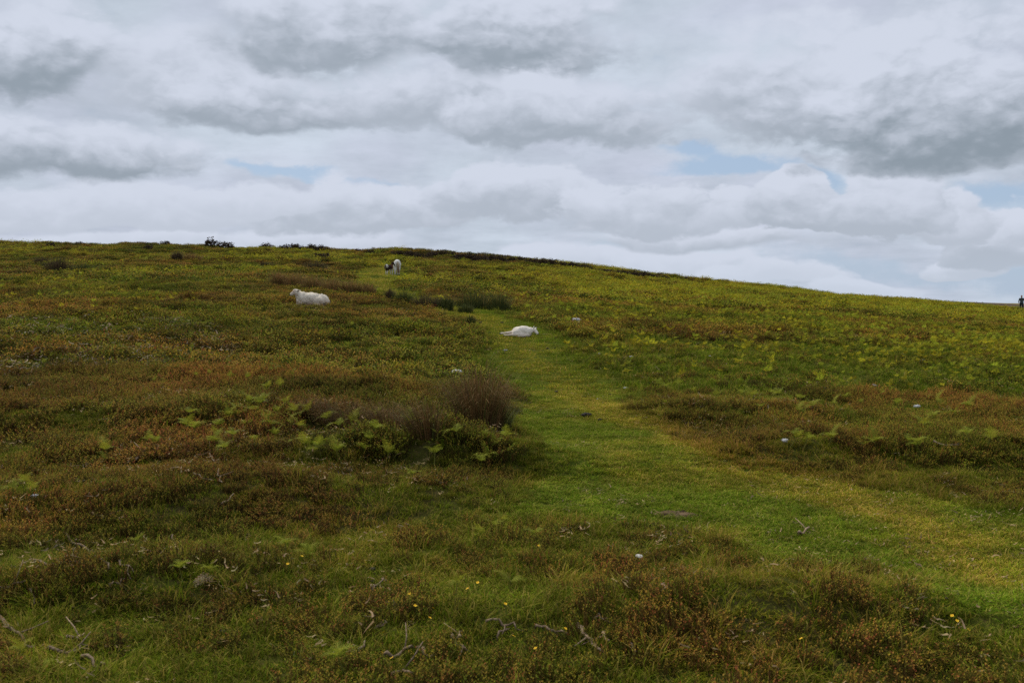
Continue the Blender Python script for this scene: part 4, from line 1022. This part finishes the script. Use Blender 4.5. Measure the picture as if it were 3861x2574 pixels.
def build_bracken():
    global BR
    BR = (.285, .295, .028)
    kinds = [bracken_parts(100 + k, random.uniform(.22, .31), [4, 3, 5, 3, 4, 2][k], 9, 2) for k in range(6)]
    singles = [bracken_proto(200 + k, .30, [3, 2, 3, 4][k], 7, 2).mesh('bracken_plant', MAT['frond']) for k in range(4)]
    BR = (.255, .265, .026)
    used = []
    def plant(px, py, i, scale, label, group, parts=True):
        b = place(px, py); b.z += .03 if _zone_cache(b.x, b.y) < .6 else 0; scale *= .95; rz = random.uniform(0, 2 * PI)
        if parts:
            st, fr = kinds[i % 6]; o = link('bracken_plant', st, None, b, (random.gauss(0, .1), random.gauss(0, .1), rz), scale)
            for f in fr: link('frond', f, o)
        else:
            o = link('bracken_plant', singles[i % 4], None, b, (random.gauss(0, .12), random.gauss(0, .12), rz), scale)
        tag(o, label, 'bracken', group); used.append((b.x, b.y)); return o
    random.seed(5)
    near = {
        'in front of the tall rush tuft': [(1640, 1690), (1690, 1700), (1735, 1680), (1790, 1688), (1825, 1690), (1880, 1700), (1910, 1680), (1845, 1760), (1815, 1780), (1930, 1740), (1620, 1650), (1860, 1600)],
        'at the foot of the matted brown rushes': [(1330, 1640), (1290, 1650), (1355, 1620), (1420, 1610), (1380, 1700), (1395, 1680), (1250, 1625), (1170, 1600), (1540, 1630), (1480, 1750)],
        'over the dark hollow below the rushes': [(1130, 1730), (1190, 1740), (1215, 1735), (1295, 1755), (1360, 1745), (1440, 1760), (1480, 1740), (1550, 1830), (1635, 1770)],
        'in the loose patch left of the rushes': [(1000, 1500), (980, 1560), (950, 1590), (1020, 1610), (1060, 1560), (1090, 1640), (900, 1530), (880, 1580), (930, 1650), (1040, 1680), (960, 1700), (1080, 1710), (990, 1460), (1030, 1430), (970, 1430), (1005, 1400), (1010, 1540), (985, 1620), (1050, 1600), (1120, 1660), (915, 1600), (860, 1620), (1000, 1650), (1040, 1490), (940, 1550), (1100, 1600)],
        'around the broken stems on the dark heath': [(560, 1690), (580, 1710), (700, 1640), (750, 1660), (800, 1680), (830, 1650), (880, 1690), (410, 1750), (380, 1770), (790, 1710), (860, 1740), (720, 1600)],
        'on the brown slope at the picture edge': [(130, 1310), (250, 1340), (300, 1260), (480, 1290), (520, 1330), (540, 1300), (590, 1330), (470, 1340), (90, 1870), (120, 1900), (60, 1890), (30, 1300)],
        'on the slope below the lying sheep': [(1130, 1180), (1160, 1160), (1410, 1225), (1450, 1240), (1530, 1225), (1330, 1250), (1585, 1270), (1655, 1268), (1680, 1275), (1765, 1255), (1640, 1320), (1250, 1270), (1365, 1290), (1500, 1300)],
        'at the edge of the foreground turf': [(690, 2200), (775, 2195), (1070, 2110), (1150, 2120), (1850, 2030), (1790, 2060), (1910, 2230), (1720, 2260), (170, 2545), (60, 2510), (1300, 2560), (530, 2090), (1890, 2010), (2010, 2060)],
        'in the brown patch across the path': [(2980, 1690), (3000, 1680), (3030, 1700), (3120, 1690), (3260, 1720), (3300, 1710), (3420, 1710), (3480, 1730), (3490, 1650), (3530, 1600), (3590, 1580), (3660, 1690), (3720, 1710), (3640, 1560), (3540, 1550), (3390, 1560)],
        'along the near edge of the right hand bracken': [(2780, 1480), (2800, 1510), (2840, 1530), (2560, 1480), (2520, 1490), (2600, 1500), (2690, 1470), (2900, 1500), (2950, 1520), (3010, 1540), (3080, 1560), (3150, 1560), (3010, 1590), (2870, 1570), (3200, 1530), (2480, 1470)]}
    for reg, pts in near.items():
        pts = sorted(pts)
        for i, (x, y) in enumerate(pts):
            d = at1(x, y)[1]
            plant(x, y, random.randrange(6), random.uniform(.75, 1.2) * (1.0 if d > 8 else .70), f'{ORD[i]} bracken plant from the left {reg}', 'bracken plants ' + reg)
    # the rest of the 300 that stand largest: on the right, between path and brow
    k = 300 - len(used); tries = 0
    while k > 0 and tries < 6000:
        tries += 1
        px, py = random.uniform(2150, 3861), random.uniform(1290, 1560)
        if random.random() < .25: px, py = random.uniform(0, 1700), random.uniform(1230, 1480)
        q = at1(px, py); g = float(_zone_cache(np.array([q[0]]), np.array([q[1]]))[0])
        if g > .8 or any((q[0] - a) ** 2 + (q[1] - b) ** 2 < .15 for a, b in used): continue
        plant(px, py, k, random.uniform(.5, .85), 'young bracken plant among many alike on the slopes beyond the path', 'bracken scattered beyond the path', False); k -= 1

# ------------------------------------------------------------------ small things lying about
def stick(pts_px, r, label, lift=.04, tone=1.0, kind='twig', cat='stick', group='dead sticks on the turf', name='dead_stick'):
    pts = [place(x, y) for x, y in pts_px]; b = pts[0].copy(); mb = MB(); P = []
    for i in range(len(pts) - 1):
        for k in range(3 if i < len(pts) - 2 else 4):
            q = pts[i].lerp(pts[i + 1], k / 3); n = len(P); P.append(q - b + Vector((random.gauss(0, .006), random.gauss(0, .006), lift + .008 * math.sin(n * 1.1 + r * 900) + random.gauss(0, .006))))
    mb.tube([P[0] - (P[1] - P[0]) * .05 + Vector((0, 0, -.02))] + P, [r * .8] + [r * (1 - .55 * i / len(P)) * random.uniform(.85, 1.2) for i in range(len(P))], (tone, tone, tone), 6)
    if len(P) > 5:
        j = len(P) // 2; d = (P[j] - P[j - 1]).normalized(); s = Vector((-d.y, d.x, .5)) * random.choice((1, -1))
        mb.tube([P[j], P[j] + (d + s * .6) * r * 6, P[j] + (d * 1.3 + s) * r * 9], [r * .5, r * .4, r * .25], (tone, tone, tone), 5)
    o = link(name, mb.mesh(name, MAT[kind], True), None, b); tag(o, label, cat, group)

def lumpy(name, size, seed, mat, flat=.7, parts=1):
    V, F = ico(3); mb = MB(); r = np.random.default_rng(seed)
    for k in range(parts):
        c = np.array([r.normal(0, .5), r.normal(0, .35), 0]) * (0 if parts == 1 else 1); s = r.uniform(.5, 1) if parts > 1 else 1
        n = n3(V * 1.3 + seed * 3 + k * 7, 1.5, seed); n2 = n3(V * 3 + seed, 2.2, seed + 1)
        W = V * (.65 + .6 * n + .25 * n2)[:, None] * np.array([1, .8, flat]) * s + c
        mb.add((W * size).tolist(), F, (1, 1, 1))
    return mb.mesh(name, mat, True)

def wool_mesh(size, seed):
    r = np.random.default_rng(seed); me = lumpy('w', size * .8, seed, MAT['wool'], .75); p = vco(me); mb = MB(); mb.add(p.tolist(), [tuple(f.vertices) for f in me.polygons], (.72, .71, .72))
    for i in r.choice(len(p), 160):
        P = Vector(p[i]); D = (P.normalized() + Vector(r.normal(0, .7, 3))).normalized(); l = size * r.uniform(.3, .8)
        mb.blade([P, P + D * l * .6, P + (D + Vector(r.normal(0, .5, 3))).normalized() * l], size * .16, (.74, .73, .74), (.78, .77, .77), Vector(r.normal(0, 1, 3)))
    bpy.data.meshes.remove(me); return mb.mesh('wool_tuft', MAT['wool'], True)

def build_small():
    random.seed(21)
    # pale stones and shed wool
    def wool(px, py, wpx, label, seed, stone=False, flat=.75):
        b = place(px, py); s = wpx * .5 * b.y / FPX
        g = float(_zone_cache(np.array([b.x]), np.array([b.y]))[0]); lift = s * (.05 if stone else .2) + (0 if g > .6 else .05) + (.08 if label.startswith(('white tuft of wool', 'pale stone half', 'small scrap')) else 0)
        o = link('pale_stone' if stone else 'wool_tuft', lumpy('pale_stone', s * 1.0, seed, MAT['stone'], .5) if stone else wool_mesh(s * 1.1, seed), None, b + Vector((0, 0, lift)), (0, 0, seed * .7), (1.15, .8, .8 if stone else .55))
        tag(o, label, 'stone' if stone else 'wool', 'pale stones' if stone else 'bits of shed wool')
    wool(1722, 1436, 46, 'pale stone half hidden behind the tall rush tuft', 3, True); wool(1612, 1392, 14, 'white stone in the heather, larger of the close pair', 4, True); wool(1628, 1396, 11, 'white stone in the heather, smaller of the close pair', 5, True)
    wool(1586, 1448, 13, 'small white stone above the matted brown rushes', 6, True); wool(2410, 2130, 36, 'rounded pale stone in the turf below the path', 7, True); wool(1105, 2112, 26, 'whitish stone beside the fern in the foreground turf', 8, True)
    wool(2173, 1224, 26, 'white tuft of wool standing up past the lamb\'s head', 10); wool(2181, 1232, 10, 'small scrap of wool fallen beside the upright tuft', 11)
    wl = [(2259, 1343, 7, 'tiny white wool scrap at the path side beyond the dung'), (2380, 1355, 11, 'white wool tuft on the turf below the heather patch'), (2358, 1464, 15, 'white wool tuft beside the bracken at the path edge'), (2254, 1506, 11, 'white feather-like wool scrap on the path'),
          (2770, 1101, 9, 'white speck of wool high on the bracken slope'), (3160, 1263, 7, 'white speck of wool midway up the bracken slope'), (2677, 1352, 7, 'tiny wool scrap on the grassy strip right of the path'), (3481, 1363, 24, 'wide strip of pale wool in the right hand bracken'),
          (3638, 1393, 13, 'slanting scrap of wool nearest the picture edge on the bracken'), (3296, 1466, 15, 'small wool tuft on the grass under the bracken'), (3117, 1475, 10, 'tiny wool tuft left of the one on the grass'), (3457, 1549, 20, 'white wool tuft above the brown patch'),
          (2959, 1682, 26, 'largest white wool clump, beside young bracken across the path'), (3051, 1606, 14, 'small pale wool tuft in the green hollow'), (2959, 1807, 8, 'white wool speck on the worn track'), (3131, 1999, 8, 'white wool speck on the near turf'),
          (1380, 1116, 14, 'white wool scrap by the rush row behind the sheep'), (391, 1024, 9, 'white wool speck right of the round rush tuft'), (1117, 2466, 24, 'white feathery scrap in the bottom turf'), (1905, 1322, 14, 'pale wool scrap on the path below the lamb'), (3650, 2322, 13, 'pale scrap on the turf beside the hummock'), (130, 1895, 20, 'pale wool scrap under the ferns at the picture edge')]
    for i, (x, y, w, lb) in enumerate(wl): wool(x, y, w, lb, 12 + i)
    # droppings
    dg = [(1811, 1220, 14, 2, 'dark dung pat on the path, first above the lamb\'s legs'), (1891, 1219, 18, 2, 'oblong dark dung pat behind the lamb'), (1805, 1234, 9, 1, 'small dark dropping under the first pat'), (1846, 1256, 8, 1, 'single dark dropping near the lamb\'s hooves'),
          (2064, 1318, 11, 1, 'dark dropping on the path beyond the lamb'), (2092, 1316, 12, 2, 'dark droppings paired beyond the lamb'), (2098, 1484, 26, 3, 'cluster of dark droppings midway down the path'), (2215, 1575, 44, 5, 'largest heap of dark dung on the path'),
          (2262, 1590, 20, 2, 'small dung heap next to the largest one'), (2302, 1491, 14, 2, 'dark droppings at the heather edge of the path'), (1998, 1524, 9, 1, 'single dropping beside the tall rush tuft'), (2738, 1650, 14, 2, 'dark droppings where path meets heather'),
          (1403, 2160, 36, 4, 'dark dung heap in the foreground turf'), (1400, 2202, 22, 3, 'smaller dark dung heap below the foreground heap'), (3414, 2188, 18, 2, 'dark droppings behind the bilberry hummock'), (3563, 2268, 20, 2, 'dark droppings on turf right of the hummock'), (885, 2202, 30, 3, 'dark dung under the foreground fern'), (840, 2394, 30, 3, 'dark dung in the lower left turf')]
    for i, (x, y, w, n, lb) in enumerate(dg):
        b = place(x, y); s = w * .5 * b.y / FPX; o = link('dung_heap', lumpy('dung_heap', s * (1.0 if n < 2 else .72), 40 + i, MAT['dung'], .55, n), None, b + Vector((0, 0, s * .25 + .012)), (0, 0, i * .9)); tag(o, lb, 'dung', 'droppings on the turf')
    # sticks
    S = [([(1442, 2495), (1500, 2492), (1545, 2470), (1587, 2465)], .009, 1.0, 'long crooked brown stick lying at the bottom of the picture'), ([(1591, 2486), (1633, 2499)], .008, 1.5, 'short grey stick beside the long crooked one'), ([(1729, 2435), (1731, 2415), (1738, 2399)], .006, 1.7, 'short pale upright stalk in the bottom turf'),
         ([(1835, 2369), (1880, 2366), (1914, 2384), (1974, 2399)], .007, .9, 'bent brown stalk with a frayed end'), ([(1876, 2430), (1890, 2405), (1915, 2392)], .006, .9, 'short brown stalk branching under the frayed one'), ([(1402, 2238), (1408, 2225), (1430, 2215), (1457, 2203)], .007, 1.2, 'curved tan stick below the foreground dung'),
         ([(1701, 2433), (1725, 2450), (1748, 2471), (1770, 2471)], .008, .8, 'hooked brown twig in the bottom turf'), ([(1480, 2565), (1523, 2552), (1565, 2570)], .009, .8, 'arched dark stick cut by the bottom edge'), ([(1349, 2480), (1372, 2462), (1378, 2446)], .007, 1.0, 'forked tan twig left of the long crooked stick'),
         ([(2030, 2382), (2070, 2397), (2110, 2410), (2149, 2412)], .007, 1.0, 'straight tan stalk left of the bleached stick'), ([(2178, 2376), (2186, 2392), (2200, 2408), (2215, 2432), (2238, 2446), (2245, 2462), (2264, 2478)], .010, 1.9, 'bleached crooked stick, palest on the turf'), ([(2272, 2408), (2280, 2425), (2298, 2446)], .008, 1.6, 'short bleached stick right of the crooked one'),
         ([(2374, 2454), (2400, 2484)], .007, 1.3, 'short tan stick right of the bleached pair'), ([(2238, 2344), (2262, 2350), (2285, 2363)], .006, .9, 'thin brown stalk above the bleached stick'), ([(2502, 2223), (2512, 2232), (2523, 2235)], .008, 1.4, 'small hooked stick on the hummock'),
         ([(238, 2025), (289, 2072), (332, 2097), (383, 2123), (417, 2165)], .010, .75, 'long brown branch sloping through the lower left heath'), ([(238, 2125), (280, 2110), (319, 2099)], .007, .9, 'thin side branch meeting the long brown branch'), ([(43, 2161), (115, 2131), (179, 2144), (255, 2142), (323, 2146)], .010, .8, 'level brown branch at the lower left edge'),
         ([(0, 2246), (50, 2232), (102, 2225)], .009, 1.0, 'tan stick running out of the lower left edge'), ([(115, 2242), (128, 2270), (134, 2301)], .007, 1.2, 'short pale stick hanging below the tan edge stick'), ([(408, 2225), (445, 2213), (480, 2201)], .007, 1.1, 'straight tan stick below the long brown branch'),
         ([(446, 2131), (475, 2165), (502, 2195)], .006, .8, 'thin stalk sloping above the straight tan stick'), ([(264, 2433), (293, 2420), (323, 2418)], .009, 1.7, 'pale cut stick in the lower left turf'), ([(0, 2331), (43, 2395), (85, 2437), (128, 2463)], .010, .65, 'dark root-like branch curving from the left edge'), ([(183, 2463), (230, 2480), (293, 2478), (332, 2452)], .008, .7, 'brown branch curving along the lower left turf'),
         ([(315, 2501), (360, 2525), (400, 2542)], .008, .9, 'straight brown stick at the bottom left'), ([(644, 2038), (660, 2055), (672, 2076), (680, 2123)], .007, 1.0, 'forked stem standing left of the foreground fern'), ([(181, 1703), (200, 1680), (221, 1663)], .010, 1.2, 'curved tan stick on the dark left heath'),
         ([(514, 1754), (540, 1725), (561, 1707)], .010, 1.2, 'tan broken stem left of the angled pair'), ([(591, 1716), (623, 1680), (638, 1712)], .009, 1.1, 'angled broken stem shaped like a roof'), ([(748, 1741), (790, 1724), (829, 1714)], .009, 1.1, 'forked tan stem on the heath, longest of the broken ones'), ([(791, 1733), (800, 1750), (810, 1767)], .008, 1.1, 'short prong hanging from the forked tan stem'),
         ([(825, 1797), (830, 1820), (838, 1848)], .007, .9, 'thin stalk below the forked tan stem'), ([(731, 1814), (765, 1825), (799, 1837)], .007, .9, 'level thin stalk left of the hanging one'), ([(349, 1958), (385, 1963), (395, 1973)], .009, 1.0, 'hooked tan twig in the lower heath'), ([(451, 1984), (460, 1972), (472, 1962)], .008, 1.1, 'short tan twig right of the hooked one'),
         ([(833, 1920), (860, 1903), (884, 1886)], .008, 1.1, 'forked tan twig in the green gap of the heath'), ([(115, 1422), (122, 1400), (128, 1388)], .014, 1.6, 'pale snapped stem standing in the dead patch'), ([(400, 1240), (408, 1270), (412, 1310)], .016, 1.5, 'tallest bleached stem in the dead patch'), ([(365, 1270), (385, 1290), (400, 1320)], .014, .8, 'brown stem leaning by the tallest bleached one'),
         ([(295, 1320), (320, 1340), (340, 1355)], .014, 1.3, 'pale forked stem at the foot of the dead patch'), ([(835, 1255), (842, 1275), (848, 1295)], .016, 1.3, 'bleached stem standing at the far end of the dead patch'), ([(3010, 2026), (3030, 2022), (3045, 2010), (3047, 2000)], .009, 2.0, 'pale curved stick like a rib on the near turf'), ([(3400, 1602), (3470, 1606), (3540, 1604)], .010, 1.2, 'long grey stalk in the brown patch across the path'),
         ([(3520, 1690), (3560, 1698), (3620, 1702)], .009, 1.2, 'tan stalk between the ferns of the brown patch'), ([(2900, 1460 + 100), (2902, 1530)], .008, .6, 'thin dark upright stem at the bracken edge')]
    for i, (p, r, t, lb) in enumerate(S): stick(p, r, lb, .05 if p[0][1] < 1900 else .03, min(1.5, t ** .8))
    # yellow flowers
    fl = [(1000 + a / 2.352, 1974 + b / 2.352) for a, b in [(200, 488), (325, 418), (1330, 880), (1490, 905), (1460, 1000), (1050, 1135), (2130, 875), (2200, 1160), (1125, 1360), (1040, 1315), (1520, 605), (1280, 775), (2210, 455), (2290, 460), (1795, 725), (1885, 670)]]
    fl += [(2000 + a / 2.352, 1974 + b / 2.352) for a, b in [(308, 1100), (810, 1215), (45, 1275), (1145, 1275), (75, 318)]] + [(2861 + a / 2.352, 1974 + b / 2.352) for a, b in [(1712, 985), (1755, 1020), (375, 1190), (1855, 1100)]]
    fl.sort()
    pm = MB()
    for k in range(4):
        a = k * PI / 2; d = Vector((math.cos(a), math.sin(a), .35)).normalized(); sd = Vector((-math.sin(a), math.cos(a), 0)); pm.leaf((0, 0, 0), d, sd, .0085, .0085, (1, 1, 1))
    petals = pm.mesh('flower_head', MAT['petal']); cm = MB(); V, F = ico(1); cm.add((V * .002 + np.array([0, 0, .002])).tolist(), F, (1, 1, 1)); centre = cm.mesh('flower_centre', MAT['petal'])
    sm = MB(); sm.tube([(0, 0, -.09), (.006, 0, -.04), (0, 0, 0)], [.0012, .0012, .001], (.09, .13, .02), 5); stem = sm.mesh('flower_stem', MAT['frond'])
    for i, (x, y) in enumerate(fl):
        b = place(x, y); t = Vector((0, -1, .8)); o = link('yellow_flower', stem, None, b + Vector((0, 0, .085)), (0, 0, i * 1.1)); tag(o, f'{ORD[i]} small yellow flower from the left in the near turf', 'flower', 'yellow flowers in the near turf')
        link('petals', petals, o, None, (.5, .1, 0), 1.25); link('flower_centre', centre, o)
    # the patch of bare earth on the path, and a dry dead frond
    p = [place(2470, 1948), place(2640, 1940)]; c = (p[0] + p[1]) / 2; r = np.random.default_rng(3); n = 28
    vs = [(0, 0, .022)]; half = (p[1] - p[0]).length / 2
    for ring, zz in ((.55, .020), (1.0, -.01)):
        for k in range(n):
            a = 2 * PI * k / n; q = ring * (1 + .25 * r.normal()) ; X = math.cos(a) * half * q; Y = math.sin(a) * .13 * q; vs.append((X, Y, zz + hz(c.x + X, c.y + Y) - c.z + r.normal() * .004))
    fs = [(0, 1 + k, 1 + (k + 1) % n) for k in range(n)] + [(1 + k, 1 + n + k, 1 + n + (k + 1) % n, 1 + (k + 1) % n) for k in range(n)]
    me = bpy.data.meshes.new('bare_earth_ground'); me.from_pydata(vs, [], fs); me.materials.append(MAT['earth']); tag(link('bare_earth_ground', me, None, c), kind='structure'); FOOT.append((c.x, c.y, half * .55, .05))
    random.seed(77); mb = MB(); frond_rachis(mb, Vector((0, 0, .05)), .2, .25, .20, (.33, .24, .14), 7, .6, .42, 2); b = place(735, 2212)
    tag(link('dead_frond', mb.mesh('dead_frond', MAT['frond']), None, b, (.5, 0, -.3), .7), 'dry tan bracken frond lying beside the foreground fern', 'dead frond')

build_sheep(); build_lamb(); build_ponies(); build_person()
build_rushes(); build_bushes(); build_bracken(); build_small()
cover()
